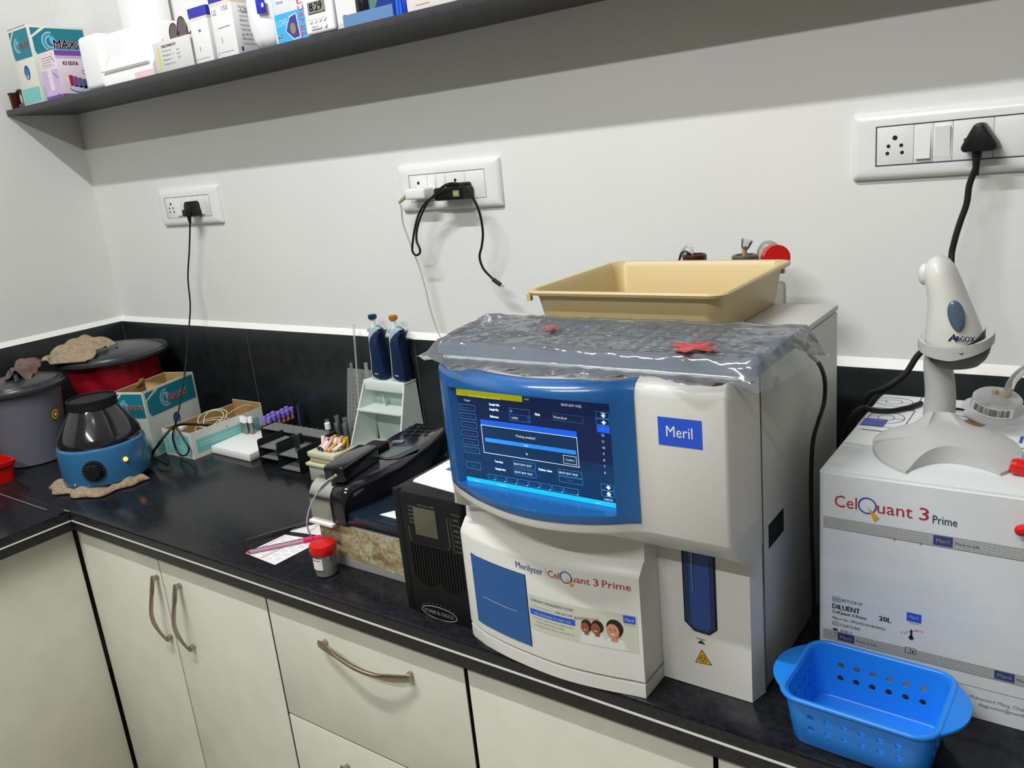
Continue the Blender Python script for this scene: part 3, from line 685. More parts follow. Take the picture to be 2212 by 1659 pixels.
names = ['first small tube in the heap on the cream tip box, nearest the rack', 'second small white labelled tube in the front of the heap on the cream tip box']
for i, (x, y, az, el) in enumerate(spots):
    L_, C_ = spec[i % 6]; d = Vector((cos(radians(az))*cos(radians(el)), sin(radians(az))*cos(radians(el)), sin(radians(el))))
    base = Vector((x, y, .0712)); L = .022
    t = thing('sample_cartridge', base, 'small labelled sample tube in the loose heap on top of the cream tip box', 'tube', 'small labelled tubes heaped on the tip box')
    MB(L_).cyl(base, base+d*L, .0042, n=12).obj('barrel', t); MB(C_).cyl(base-d*.003+Vector((0, 0, .001)), base+d*.003+Vector((0, 0, .001)), .0046, n=12).obj('cap', t)
m = MB(YEL)
for i in range(9): a = Vector((1.13+.006*i, -.222+.004*(i % 3), .0675)); m.cyl(a, a+Vector((.003*(i % 2), .002, .019+.002*(i % 3))), .0032, .0042, 10)
o = m.obj('yellow_tips'); tag(o, 'cluster of yellow pipette tips behind the heap on the cream tip box', 'pipette tips', kind='stuff')
# ------------------------------------------------------------------ pipette stand
MINT = mat('pale_mint_plastic', rgb(226, 237, 231), .4); SY = -.055; ZTOP = .168
t = thing('pipette_stand', (1.145, -.06, 0), 'pale mint plastic pipette stand with sloping legs carrying two pipettes', 'stand')
def wedge(m, x_t0, x_t1, x_b0, x_b1):
    vs = [(x_b0, -.112, 0), (x_b1, -.112, 0), (x_b1+.002, -.018, 0), (x_b0+.002, -.018, 0), (x_t0, SY, ZTOP), (x_t1, SY, ZTOP), (x_t1, -.018, ZTOP), (x_t0, -.018, ZTOP)]
    m.add(vs, [(0, 1, 2, 3), (4, 5, 6, 7), (0, 1, 5, 4), (1, 2, 6, 5), (2, 3, 7, 6), (3, 0, 4, 7)])
m = MB(MINT); wedge(m, 1.087, 1.091, 1.060, 1.064); m.obj('side_panel', t)
m = MB(MINT); wedge(m, 1.211, 1.215, 1.218, 1.222); m.obj('side_panel', t)
m = MB(MINT); m.box(1.086, 1.216, SY-.002, -.017, ZTOP-.004, ZTOP, .0015); m.box(1.090, 1.212, SY-.003, SY+.0, ZTOP-.024, ZTOP-.001, .001); m.obj('top_plate', t)
m = MB(MINT); m.box(1.075, 1.213, -.080, -.020, .098, .102); m.obj('middle_shelf', t)
m = MB(MINT); m.box(1.064, 1.219, -.105, -.018, .0, .003); m.box(1.056, 1.072, -.128, -.108, 0, .003); m.obj('base_plate', t)
m = MB(mat('translucent_back', rgb(196, 212, 204), .5)); m.box(1.076, 1.213, -.022, -.0195, .003, ZTOP-.004); m.obj('back_panel', t)
NV = mat('navy_grip', rgb(18, 40, 74), .42); ICE = mat('ice_grey_plastic', rgb(178, 196, 200), .35)
def pipette(x, capm, label, z0=.1682):
    t = thing('pipette', (x, -.04, z0), label, 'pipette', 'pipettes in the mint stand')
    M = Matrix(((1, 0, 0, x), (0, 0, -1, -.030), (0, 1, 0, z0), (0, 0, 0, 1)))
    m = MB(ICE); m.prism([(-.020, .001), (-.008, 0), (.018, .002), (.022, .008), (-.002, .02), (-.008, .07), (.0, .095), (.010, .108), (.026, .120), (.012, .124), (.003, .122), (-.006, .118), (-.012, .100), (-.016, .04)], 0, .020, M, .002)
    m.obj('body', t)
    m = MB(NV); m.prism([(-.014, .012), (-.006, .005), (.008, .002), (.023, .004), (.0235, .03), (.021, .06), (.019, .085), (.0215, .100), (.030, .113), (.020, .116), (.008, .110), (-.005, .098), (-.009, .086), (-.010, .05)], -.0035, .0235, M, .003)
    m.obj('grip', t)
    m = MB(ICE); m.tube([(x+.004, -.04, z0+.118), (x+.018, -.04, z0+.1255), (x+.030, -.04, z0+.1225), (x+.037, -.04, z0+.116)], .003, 10, flat=2.2); m.obj('finger_hook', t)
    m = MB(CAPW); m.cyl((x, -.04, z0+.115), (x+.001, -.04, z0+.140), .0058, n=18); m.obj('plunger', t)
    m = MB(capm); m.lathe([(.0085, 0), (.0098, .0015), (.0098, .009), (.008, .0105), (.0, .0105)], 24, c=(x+.001, -.04, z0+.140)); m.obj('button', t)
    m = MB(ICE); m.cyl((x-.008, -.04, z0+.113), (x-.018, -.04, z0+.114), .0026, n=10); m.cyl((x-.016, -.04, z0+.114), (x-.0185, -.04, z0+.114), .0042, n=12); m.obj('ejector_button', t)
    f = Flat((x, -.0537, z0), (1, 0, 0), (0, 0, 1)).start(PAPER); f.rect(-.004, .0135, .007, .017, ICE); f.text('200' if capm is YEL2 else '1000', -.003, .0142, .0022, NV, .009, 2); f.obj('volume_mark', t)
    m = MB(ICE); m.cyl((x+.002, -.042, z0-.001), (x+.002, -.042, z0-.06), .006, .0032, 14); m.obj('shaft', t)
    return t
YEL2 = mat('ochre_button', rgb(176, 108, 22), .4)
pipette(1.128, mat('navy_button', rgb(20, 44, 92), .4), 'pipette with a navy blue button, left one in the mint stand')
pipette(1.192, YEL2, 'pipette with an ochre button, right one in the mint stand', .1682)
# yellow dish at stand base
t = thing('cream_dish', (1.12, -.13, 0), 'cream plastic dish at the foot of the pipette stand', 'dish')
m = MB(TIPB); m.lathe([(.026, .0032), (.031, .0045), (.033, .019), (.030, .019), (.026, .007), (0, .007)], 30, c=(1.118, -.066, 0)); m.obj('bowl', t)
# perforated acrylic plate leaning on the tile, glass rod, tubes
t = thing('perforated_plate', (1.02, -.035, 0), 'clear perforated acrylic plate leaning on the dark tile left of the pipette stand', 'plate')
u = Vector((1, 0, 0)); vv = Vector((0, .032, .178)).normalized(); Mp = Matrix((u, vv, u.cross(vv))).transposed().to_4x4(); Mp.translation = Vector((.992, -.050, .001))
MB(ACRY).prism([(0, 0), (.060, 0), (.088, .181), (.006, .181)], 0, .002, Mp).obj('sheet', t)
m = MB(PRINTK)
for i in range(7):
    for j in range(15):
        a = .010+.011*i+.006*(j/15); b = .012+.0105*j
        if a < .054+.028*b/.18: m.add([(a+.0011*cos(q*pi/4), b+.0013*sin(q*pi/4), .0023) for q in range(8)], [list(range(8))], Mp)
m.obj('holes', t)
GL2 = mat('thin_glass', (.85, .87, .86), .08, trans=.7, ior=1.4)
m = MB(GL2); m.cyl((1.062, -.070, .001), (1.0535, -.030, .291), .0024, n=12); tag(m.obj('glass_rod'), 'tall thin glass rod standing behind the perforated plate', 'glass rod')
m = MB(GL2); m.cyl((1.062, -.022, .001), (1.064, -.020, .196), .0048, n=16); tag(m.obj('glass_pipe'), 'clear glass pipe standing behind the perforated plate beside the rod', 'tube')
m = MB(ACRY); m.cyl((1.012, -.020, .001), (1.012, -.018, .192), .0045, n=16); tag(m.obj('glass_pipe'), 'short dim glass pipe behind the left edge of the perforated plate', 'tube')
# ------------------------------------------------------------------ speckled box and black analyser on it
def pat():
    if 'speckled_print' in MATS: return MATS['speckled_print']
    m = mat('speckled_print', rgb(150, 140, 120), .4); nt = m.node_tree; b = nt.nodes['Principled BSDF']
    tc = nt.nodes.new('ShaderNodeTexCoord'); n = nt.nodes.new('ShaderNodeTexNoise'); n.inputs['Scale'].default_value = 28; n.inputs['Detail'].default_value = 8; n.inputs['Distortion'].default_value = 1.5
    v = nt.nodes.new('ShaderNodeTexVoronoi'); v.inputs['Scale'].default_value = 260; v.feature = 'F1'
    r = nt.nodes.new('ShaderNodeValToRGB'); e = r.color_ramp.elements; e[0].position = .36; e[0].color = (*rgb(140, 122, 98), 1); e[1].position = .62; e[1].color = (*rgb(186, 190, 160), 1)
    x = r.color_ramp.elements.new(.48); x.color = (*rgb(172, 156, 124), 1)
    r2 = nt.nodes.new('ShaderNodeValToRGB'); r2.color_ramp.elements[0].color = (.55, .5, .45, 1); r2.color_ramp.elements[1].color = (1.35, 1.3, 1.2, 1)
    mx = nt.nodes.new('ShaderNodeMix'); mx.data_type = 'RGBA'; mx.blend_type = 'MULTIPLY'; mx.inputs[0].default_value = .8
    nt.links.new(tc.outputs['Object'], n.inputs['Vector']); nt.links.new(tc.outputs['Object'], v.inputs['Vector']); nt.links.new(n.outputs['Fac'], r.inputs['Fac'])
    nt.links.new(v.outputs['Color'], r2.inputs['Fac']); nt.links.new(r.outputs['Color'], mx.inputs[6]); nt.links.new(r2.outputs['Color'], mx.inputs[7]); nt.links.new(mx.outputs[2], b.inputs['Base Color'])
    return m
t = thing('speckled_box', (1.535, -.36, 0), 'flat box with brown speckled print and a pale lower border under the black analyser', 'box')
MB(mat('pale_border', rgb(172, 172, 170), .45)).box(1.422, 1.655, -.513, -.20, 0, .076, .002).obj('base', t)
f = Flat((1.422, -.5132, 0), (1, 0, 0), (0, 0, 1)).start(pat()); f.poly([(.001, .036), (.012, .024), (.03, .021), (.16, .013), (.232, .011), (.232, .0755), (.001, .0755)], pat()); f.obj('front_print', t)
f = Flat((1.4218, -.2, 0), (0, -1, 0), (0, 0, 1)).start(pat()); f.rect(.002, .02, .31, .075, pat()); f.obj('side_print', t)
t = thing('urine_analyser', (1.47, -.40, .0765), 'low black analyser with a steel nose, hump and tube on the speckled box', 'analyser')
PLT = mat('blue_black_plate', rgb(28, 40, 52), .22, coat=.2)
m = MB(PLT); m.box(1.490, 1.656, -.516, -.10, .082, .102, .003); m.obj('base_plate', t)
m = MB(BLACK); m.box(1.425, 1.655, -.505, -.21, .0768, .083); m.obj('underside', t)
# raised body lofted along y
def bodyring(y, x0, x1, zt, zb=.083, ro=.006, rr=.014):
    P = []
    for cx_, cz_, r, a0 in ((x1-rr, zt-rr, rr, 0), (x0+ro, zt-ro, ro, 90)):
        for i in range(7): a = radians(a0+90*i/6); P.append((cx_+r*cos(a), y, cz_+r*sin(a)))
    P += [(x0, y, zb), (x0+(x1-x0)*.5, y, zb), (x1-.012, y, zb)]
    return P
RB = []
for y, x0, x1, zt in ((-.523, 1.474, 1.502, .100), (-.522, 1.473, 1.503, .125), (-.518, 1.473, 1.505, .138), (-.508, 1.472, 1.509, .1465), (-.49, 1.470, 1.514, .150), (-.45, 1.467, 1.520, .151), (-.40, 1.463, 1.522, .151), (-.35, 1.455, 1.512, .151), (-.30, 1.44, 1.50, .1505), (-.25, 1.42, 1.485, .150), (-.222, 1.41, 1.475, .149)):
    RB.append(bodyring(y, x0-.0, x1, zt))
m = MB(BLACKG); m.loft(RB); m.obj('body', t)
LBd = [bodyring(y, x0, x1, zt, rr=.005, ro=.005) for y, x0, x1, zt in ((-.500, 1.424, 1.476, .120), (-.485, 1.424, 1.476, .148), (-.40, 1.417, 1.476, .150), (-.30, 1.402, 1.46, .150), (-.222, 1.392, 1.44, .149))]
m = MB(BLACKG); m.loft(LBd); m.obj('body_shoulder', t)
# steel nose
NR = []
for a, (y, z) in enumerate(((-.525, .080), (-.5255, .100), (-.5255, .118), (-.523, .131), (-.516, .141), (-.505, .1475), (-.490, .1505), (-.470, .1520))):
    NR.append([(1.424, y, z), (1.474, y, z), (1.474, y+.004, z-.002), (1.424, y+.004, z-.002)])
m = MB(CHROME); m.loft(NR); m.obj('steel_nose', t)
m = MB(PAPER); m.box(1.420, 1.476, -.531, -.520, .0775, .083, .001); m.obj('white_lip', t)
# hump
m = MB(BLACKG); Mh = Matrix.Translation((1.468, -.462, .1515)) @ Matrix.Rotation(radians(12), 4, 'Z')
m.box(-.020, .020, -.052, .055, -.002, .027, .005, Mh, 3); m.obj('hump', t)
m = MB(BLACKM); p0 = Vector((1.420, -.468, .148)); d = Vector((.3, .95, 0)).normalized()
m.box(-.018, .018, -.03, .05, -.002, .012, .004, Matrix.Translation((1.436, -.40, .151)) @ Matrix.Rotation(radians(8), 4, 'Z')); m.obj('side_cover', t)
f = Flat((1.49, -.34, .1518), (1, 0, 0), (0, 1, 0), .0004).start(BLACK)
f.poly([(-.034, -.006), (-.030, -.058), (-.004, -.062), (.016, -.05), (.019, .01), (.006, .014), (-.028, .012)], mat('membrane_panel', rgb(34, 58, 72), .3), 1)
f.poly([(-.030, -.010), (-.027, -.054), (-.006, -.057), (.003, -.04), (.004, .0), (-.002, .004)], mat('lcd_dim', rgb(84, 96, 90), .25), 2)
f.obj('display', t)
f = Flat((1.448, -.262, .1518), (1, 0, 0), (0, 1, 0), .0004).start(HOLE)
for i in range(4):
    for j in range(3): f.ell(-.022+.013*i-.009*j, -.022+.018*j+.004*i, .0056, .0045, HOLE, 1, 14, .2)
f.obj('vent_holes', t)
m = MB(CLEARP); m.box(-.010, .010, -.007, .007, 0, .0012, 0, Matrix.Translation((1.444, -.325, .1522)) @ Matrix.Rotation(.5, 4, 'Z')); tag(m.obj('cover_slip'), 'small clear slip lying on top of the black analyser', 'cover slip')
m = MB(mat('white_label', rgb(236, 240, 242), .5)); m.prism([(1.5565, -.498), (1.5575, -.494), (1.578, -.462), (1.585, -.460), (1.625, -.462), (1.628, -.499)], .1021, .1026); m.use(PRINTG).tube([(1.60, -.48, .1028), (1.605, -.474, .1028), (1.612, -.478, .1028)], .0004, 6); m.obj('plate_label', t)
# sampling tube
m = MB(mat('frosted_tube', rgb(178, 190, 205), .25)); q0 = ony(727, 1024, -.515)
pts = [tuple(ony(x, y, Y)) for x, y, Y in ((724, 1028, -.52), (710, 1036, -.528), (697, 1047, -.535), (686, 1063, -.54), (674, 1085, -.545), (666, 1108, -.55), (663, 1130, -.552), (666, 1145, -.55), (672, 1157, -.546), (677, 1168, -.540))]
m.tube(pts, .0013, 8); m.obj('sample_tubing', t)
m = MB(CHROME); m.cyl(pts[0], pts[3], .0021, n=10); m.use(mat('lime_collar', rgb(186, 190, 60), .4)); m.cyl(Vector(pts[0])+(Vector(pts[0])-Vector(pts[1]))*.25, pts[0], .0024, n=10); m.obj('tubing_nipple', t)
# ------------------------------------------------------------------ power supply
t = thing('power_supply', (1.717, -.40, 0), 'upright black uninterruptible power supply wedged beside the blood analyser', 'power supply')
m = MB(BLACK); m.box(1.6635, 1.7905, -.560, -.19, .0, .193, .003); m.obj('case', t)
m = MB(BLACKM); m.box(1.6635, 1.676, -.5665, -.558, .0, .1935, .0015); m.box(1.679, 1.789, -.5695, -.558, .0, .1935, .002); m.obj('front_bezel', t)
m = MB(BLACKM)
for i in range(17): x = 1.690+.0056*i; m.box(x, x+.0028, -.5712, -.569, .062-.012*abs(sin(i*.4)), .118)
m.obj('grille', t)
f = Flat((1.679, -.5697, 0), (1, 0, 0), (0, 0, 1), .0003).start(BLACKG)
A, B = f.at(876, 1086), f.at(960, 1175)
f.rect(A[0], B[1]-.004, A[0]+.078, A[1]+.004, BLACKM, 1)
f.line([(A[0], A[1]-.035), (A[0]+.001, B[1]-.004), (A[0]+.006, B[1]-.009), (A[0]+.070, B[1]-.0085), (A[0]+.0745, B[1]-.003), (A[0]+.0745, A[1]-.01)], .0011, mat('bezel_glint', rgb(95, 98, 96), .4), 2)  # paler line is a painted glint along the panel edge
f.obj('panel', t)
m = MB(mat('lcd_panel', rgb(88, 88, 70), .25)); g = Flat((1.679, -.5697, 0), (1, 0, 0), (0, 0, 1), .0003)
a, b = g.at(892, 1095), g.at(944, 1168)
m.box(1.679+a[0], 1.679+b[0]+.004, -.5712, -.5695, b[1]+.003, a[1]+.001, .0005); m.obj('lcd_screen', t)
g.start(PRINTG); GP = mat('bezel_text', rgb(128, 130, 128), .5)
w0 = g.at(902, 1089); g.text('On-Line UPS', w0[0], w0[1]-.002, .0030, GP, .030)
for i, s_ in enumerate(('LOAD', 'BATT', 'INV', 'LINE', 'FAULT')): g.text(s_, A[0]+.004, A[1]-.005-.006*i, .0026, GP, .011)
for i, s_ in enumerate(('ON', 'SEL', 'TEST', 'OFF')):
    zc = A[1]-.008-.016*i; g.line([(A[0]+.083, zc+.006), (A[0]+.098, zc+.0045)], .0006, GP); g.text(s_, A[0]+.085, zc-.004, .0028, GP, .010)
g.line([(A[0]+.080, A[1]-.01), (A[0]+.081, A[1]-.062)], .0005, GP)
c_ = g.at(950, 1325); g.ring(c_[0], c_[1], .0335, .0105, .0012, mat('oval_logo', rgb(178, 178, 172), .4), 3); g.text('POWER LIGHT', c_[0], c_[1]-.0032, .0062, mat('oval_logo', (0, 0, 0)), .055, 3, align=.5, bold=.0004)
for i in range(9): a_ = radians(150-14*i); g.poly([(c_[0]+.035*cos(a_)+d_, c_[1]+.0135*sin(a_)+e_) for d_, e_ in ((-.001, 0), (.001, 0), (0, .0022))], GP, 3)
g.obj('printed_marks', t)
m = MB(mat('bright_paper', rgb(246, 246, 246), .7)); m.prism([(1.6745, -.528), (1.678, -.536), (1.789, -.548), (1.7895, -.32), (1.672, -.345)], .1932, .1942); tag(m.obj('paper_sheet'), 'plain white sheet lying on top of the black power supply', 'paper')
t = thing('booklet', (1.75, -.46, .1943), 'thin blue and white booklet on the sheet over the power supply', 'booklet')
m = MB(PAPER); m.box(1.704, 1.789, -.490, -.36, .1943, .1985, 0, ); m.obj('pages', t)
m = MB(mat('booklet_blue', rgb(60, 96, 205), .5)); m.prism([(1.703, -.491), (1.7895, -.491), (1.7895, -.472), (1.735, -.470), (1.715, -.480), (1.703, -.482)], .1985, .1989); m.use(PAPER); m.prism([(1.703, -.480), (1.715, -.478), (1.735, -.468), (1.7895, -.470), (1.7895, -.36), (1.703, -.36)], .1985, .19885); m.use(mat('pale_blue_print', rgb(160, 200, 235), .5)); m.prism([(1.703, -.40), (1.72, -.40), (1.72, -.362), (1.703, -.362)], .1989, .1991); m.obj('cover', t)
# ------------------------------------------------------------------ strips, pen, needle, cup
def strip(pts, label, z=.0004):
    t = thing('paper_strip', (pts[0][0], pts[0][1], z), label, 'paper', 'printed result strips')
    m = MB(PAPER); m.prism([tuple(p) for p in pts], z, z+.0005); m.obj('sheet', t)
    a, b, c, d = [Vector((*p, 0)) for p in pts[:4]]
    m = MB(REDP); zz = z+.0006
    m2 = MB(PRINTG)
    def q(u, v, s_=None):
        p = (a*(1-u)+b*u)*(1-v)+(d*(1-u)+c*u)*v; return Vector((p.x, p.y, zz))
    n = 22
    for i in range(n):
        v = .04+.92*i/n
        for u0, u1 in ((.04, .10), (.48, .54)):
            m.add([q(u0, v), q(u1, v), q(u1, v+.016), q(u0, v+.016)], [(0, 1, 2, 3)])
        for u0, u1 in ((.14, .30), (.33, .44), (.58, .74), (.78, .93)):
            if (i*5+int(u0*10)) % 4: m2.add([q(u0, v), q(u1, v), q(u1, v+.007), q(u0, v+.007)], [(0, 1, 2, 3)])
    for u in (.46,): m.add([q(u, .02), q(u+.012, .02), q(u+.012, .98), q(u, .98)], [(0, 1, 2, 3)])
    m.obj('red_marks', t); m2.obj('printed_lines', t)
    return t
e = lambda x, y: tuple(onz(500+x*.1808, 1080+y*.1808, 0))[:2]
strip([e(170, 640), e(520, 780), e(1082, 490), e(640, 420)], 'white printed result strip with pink marks nearest the counter edge')
strip([e(700, 385), e(1120, 440), e(1240, 300), e(975, 232)], 'second printed result strip reaching under the black analyser nose', .0012)
t = thing('ballpoint_pen', (1.30, -.51, .004), 'clear ballpoint pen with a bright pink cap on the result strip', 'pen')
P0, P1, P2 = onz(530, 1194, .0055), onz(658, 1167, .0055), onz(694, 1160, .0055)
pm = mat('pink_clear_barrel', rgb(196, 150, 172), .15, alpha=1); MB(pm).cyl(P0+(P1-P0)*.08, P1, .0036, n=8).obj('barrel', t)
MB(mat('pink_cap', rgb(226, 20, 92), .3)).cyl(P1-(P1-P0)*.02, P2, .0052, .0046, 14).obj('cap', t)
MB(mat('pink_tip', rgb(200, 60, 90), .3)).cyl(P0, P0+(P1-P0)*.08, .0006, .0034, 10).obj('tip', t)
MB(mat('ink_tube', rgb(84, 60, 90), .4)).cyl(P0+(P1-P0)*.1+Vector((0, 0, .0032)), P1+Vector((0, 0, .0032)), .0011, n=8).obj('refill', t)
P0, P1 = onz(533, 1166, .004), onz(690, 1122, .004)

t = thing('metal_probe', P0, 'thin dark metal probe lying beside the result strips', 'probe')
MB(mat('dark_steel', rgb(92, 94, 96), .35, metal=.8)).cyl(P0, P0+(P1-P0)*.97, .0012, .0032, 10).obj('rod', t)
MB(BLACK).cyl(P0+(P1-P0)*.35+Vector((.004, -.006, 0)), P1+Vector((.006, -.012, .0)), .0014, .0014, 8).obj('thin_wire', t)
cx, cy = 1.463, -.546
t = thing('specimen_cup', (cx, cy, 0), 'small clear specimen cup with a red screw lid near the counter edge', 'cup')
CUPM = sheet_mat('specimen_plastic', (.97, .97, .96), .20, .1, .1, 60)
MB(CUPM).lathe([(0, .0008), (.0155, .0008), (.0175, .003), (.0195, .042), (.0186, .042), (.0166, .004), (0, .003)], 36, c=(cx, cy, 0)).obj('cup_body', t)
MB(mat('pale_liquid', rgb(196, 174, 150), .3)).lathe([(.0160, .0042), (.0172, .0155), (0, .0155)], 30, c=(cx, cy, 0)).obj('contents', t)
MB(RED).lathe([(.0213, .040), (.0220, .0415), (.0220, .0535), (.0205, .0565), (.017, .0578), (0, .0575)], 48, c=(cx, cy, 0)).obj('lid', t)
m = MB(PAPER); N = 10
m.add([(cx+.0197*cos(radians(-112+i*6.5)), cy+.0197*sin(radians(-112+i*6.5)), z) for z in (.016, .036) for i in range(N)], [(i, i+1, N+i+1, N+i) for i in range(N-1)])
m.use(RED); m.add([(cx+.0199*cos(radians(-112+i*5.5)), cy+.0199*sin(radians(-112+i*5.5)), z) for z in (.032, .0335) for i in range(N)], [(i, i+1, N+i+1, N+i) for i in range(N-1)])
m.obj('label', t)
# ------------------------------------------------------------------ blood analyser
def interp(P, x):
    if x <= P[0][0]: return P[0][1]
    for i in range(len(P)-1):
        if x <= P[i+1][0]:
            p0 = P[max(i-1, 0)][1]; p1 = P[i][1]; p2 = P[i+1][1]; p3 = P[min(i+2, len(P)-1)][1]
            t = (x-P[i][0])/(P[i+1][0]-P[i][0])
            return p1+(p2-p1)*(t*t*(3-2*t)*.0+t)
    return P[-1][1]
UP = [(1.803, -.590), (1.812, -.600), (1.835, -.614), (1.87, -.630), (1.905, -.642), (1.94, -.650), (1.975, -.6525), (2.005, -.649), (2.035, -.641), (2.06, -.630), (2.080, -.618), (2.094, -.613), (2.11, -.6125), (2.183, -.6125), (2.187, -.609)]
LO = [(1.795, -.578), (1.803, -.583), (1.83, -.5925), (1.873, -.601), (1.91, -.6055), (1.95, -.608), (1.985, -.6065), (2.02, -.602), (2.069, -.594)]
def interp2(P, x):
    for i in range(len(P)-1):
        if x <= P[i+1][0] or i == len(P)-2:
            t = max(0, min(1, (x-P[i][0])/(P[i+1][0]-P[i][0]))); a = P[max(i-1, 0)][1]; b = P[i][1]; c = P[i+1][1]; d = P[min(i+2, len(P)-1)][1]
            return .5*((2*b)+(c-a)*t+(2*a-5*b+4*c-d)*t*t+(3*b-a-3*c+d)*t**3)
LO = [(LO[0][0]+(LO[-1][0]-LO[0][0])*i/40, interp2(LO, LO[0][0]+(LO[-1][0]-LO[0][0])*i/40)) for i in range(41)]
UPa = [p for p in UP if p[0] < 2.095]
UP = [(UPa[0][0]+(UPa[-1][0]-UPa[0][0])*i/44, interp2(UPa, UPa[0][0]+(UPa[-1][0]-UPa[0][0])*i/44)) for i in range(45)]+UP[-3:]
def up_(x): return interp(UP, x)
def lo_(x): return interp(LO, x)
t = thing('blood_analyser', (1.99, -.40, 0), 'large cream blood analyser with blue touch screen panel standing in the middle of the worktop', 'analyser')
hs = MB(CREAM2); hs.box(1.801, 2.1862, -.520, -.222, .002, .393, .002); hsg = hs.obj('housing', t)
m = MB(CREAM2); m.box(1.800, 2.1868, -.575, -.221, .3945, .4018, .0015); m.obj('lid', t)
m = MB(BLACKM); m.box(2.1855, 2.1868, -.500, -.449, .177, .206, .0005); m.use(HOLE); m.box(2.1860, 2.1871, -.488, -.453, .181, .202); m.obj('side_handle', t)
m = MB(mat('seam_dark', rgb(88, 88, 84), .6)); m.box(2.1858, 2.1877, -.5215, -.5195, .002, .3935); m.obj('side_seam', t)
def ringp(P, z, inset, yb=-.515, cap=None):
    pts = []
    for x, y in P:
        yy = y+inset
        if cap is not None: yy = max(yy, cap)
        pts.append((x, yy, z))
    return pts+[(P[-1][0], yb, z), (P[0][0], yb, z)]
m = MB(CREAM); m.loft([ringp(LO, 0.0005, 0), ringp(LO, .018, 0)]); m.obj('skirt', t)
m = MB(mat('groove_shade', rgb(150, 150, 140), .6)); m.loft([ringp(LO, .0181, .004), ringp(LO, .0219, .004)]); m.obj('skirt_groove', t)  # groove coloured darker than the shell, its shade painted in
m = MB(CREAM); m.loft([ringp(LO, .022, .0), ringp(LO, .156, 0), ringp(LO, .159, .001), ringp(LO, .171, .012), ringp(LO, .173, .016), ringp(LO, .215, .020)]); m.obj('lower_panel', t)
m = MB(CREAM)
m.add([(2.0692, -.545, .001), (2.180, -.545, .001), (2.1864, -.521, .001), (2.0692, -.50, .001), (2.0692, -.545, .21), (2.180, -.545, .21), (2.1864, -.521, .21), (2.0692, -.50, .21)], [(0, 1, 2, 3), (4, 5, 6, 7), (0, 1, 5, 4), (1, 2, 6, 5), (2, 3, 7, 6), (3, 0, 4, 7)])
m.obj('sample_bay_wall', t)
def ringu(z, inset, cap=None, xin=0):
    pts = []
    for i, (x, y) in enumerate(UP):
        xx = min(max(x, UP[0][0]+xin), UP[-1][0]-xin*.6)
        yy = y+inset
        if cap is not None: yy = max(yy, cap)
        pts.append((xx, yy, z))
    return pts+[(UP[-1][0]-xin*.6, -.519, z), (UP[0][0]+xin, -.519, z)]
sh_ = MB(CREAM); sh_.loft([ringu(.1935, 0, -.552), ringu(.198, 0, -.580), ringu(.2045, 0, -.590), ringu(.229, .001), ringu(.231, 0), ringu(.383, 0), ringu(.390, .0015, None, .001), ringu(.3955, .005, None, .003), ringu(.399, .011, None, .006), ringu(.4005, .020, None, .010)])
ct_ = MB(CREAM); ct_.prism([(-.604, .2495), (-.72, .2495), (-.72, .4075), (-.6095, .3722), (-.604, .3722)], 1.838, 2.066, Matrix(((0, 0, 1, 0), (1, 0, 0, 0), (0, 1, 0, 0), (0, 0, 0, 1))))
vs, fs = boolean(sh_, ct_); m = MB(CREAM); m.add(vs, fs); m.obj('upper_shell', t, ang=50)
# blue bezel (curved sheet with an opening)
XL, XRr, ZB, ZTp = 1.8115, 2.0885, .2395, .385
OX0, OX1, OZ0, OZ1 = 1.838, 2.066, .2500, .3715
xs = sorted(set([round(XL+(XRr-XL)*i/44, 5) for i in range(45)]+[OX0, OX1])); zs = [ZB, .2415, OZ0, .28, .32, OZ1,   .3872, .3905, .3945, .3980, .3998]; ZTp_ = 0
inz = {.3905: .0015, .3945: .0045, .3980: .0100, .3998: .0175}
SYP = -.6095
def bz(x, z): return (x, up_(x)-.0014+inz.get(z, 0) + (.0012 if z == ZB else 0), z+(.0008 if z > .389 else 0)+(.31*max(0, SYP-up_(x)) if z == OZ1 else 0))
m = MB(BLUEP); idx = {}
vs = []; fs = []
for j, z in enumerate(zs):
    for i, x in enumerate(xs): idx[i, j] = len(vs); vs.append(bz(x, z))
for j in range(len(zs)-1):
    for i in range(len(xs)-1):
        if OX0-1e-6 <= xs[i] and xs[i+1] <= OX1+1e-6 and OZ0-1e-6 <= zs[j] and zs[j+1] <= OZ1+1e-6: continue
        fs.append((idx[i, j], idx[i+1, j], idx[i+1, j+1], idx[i, j+1]))
m.add(vs, fs)
io = [x for x in xs if OX0-1e-6 <= x <= OX1+1e-6]
def sx(x): return 1.8455+(x-OX0)/(OX1-OX0)*(2.0575-1.8455)
for z in (OZ0, OZ1):
    vs = [(x, up_(x)-.0014, z+(.31*max(0, SYP-up_(x)) if z == OZ1 else 0)) for x in io]+[(sx(x), SYP, z+(0.0 if z == OZ0 else -.001)) for x in io]; n = len(io)
    m.add(vs, [(i, i+1, n+i+1, n+i) for i in range(n-1)])
for x in (OX0, OX1): m.add([(x, up_(x)-.0014, OZ0), (sx(x), SYP, OZ0), (sx(x), SYP, OZ1-.001), (x, up_(x)-.0014, OZ1+.31*max(0, SYP-up_(x)))], [(0, 1, 2, 3)])
bez = m.obj('blue_bezel', t, fix=False, ang=40)
m = MB(BLACKG); m.box(1.8455, 2.0575, SYP, SYP+.004, OZ0, OZ1-.001); scr_o = m.obj('screen', t)
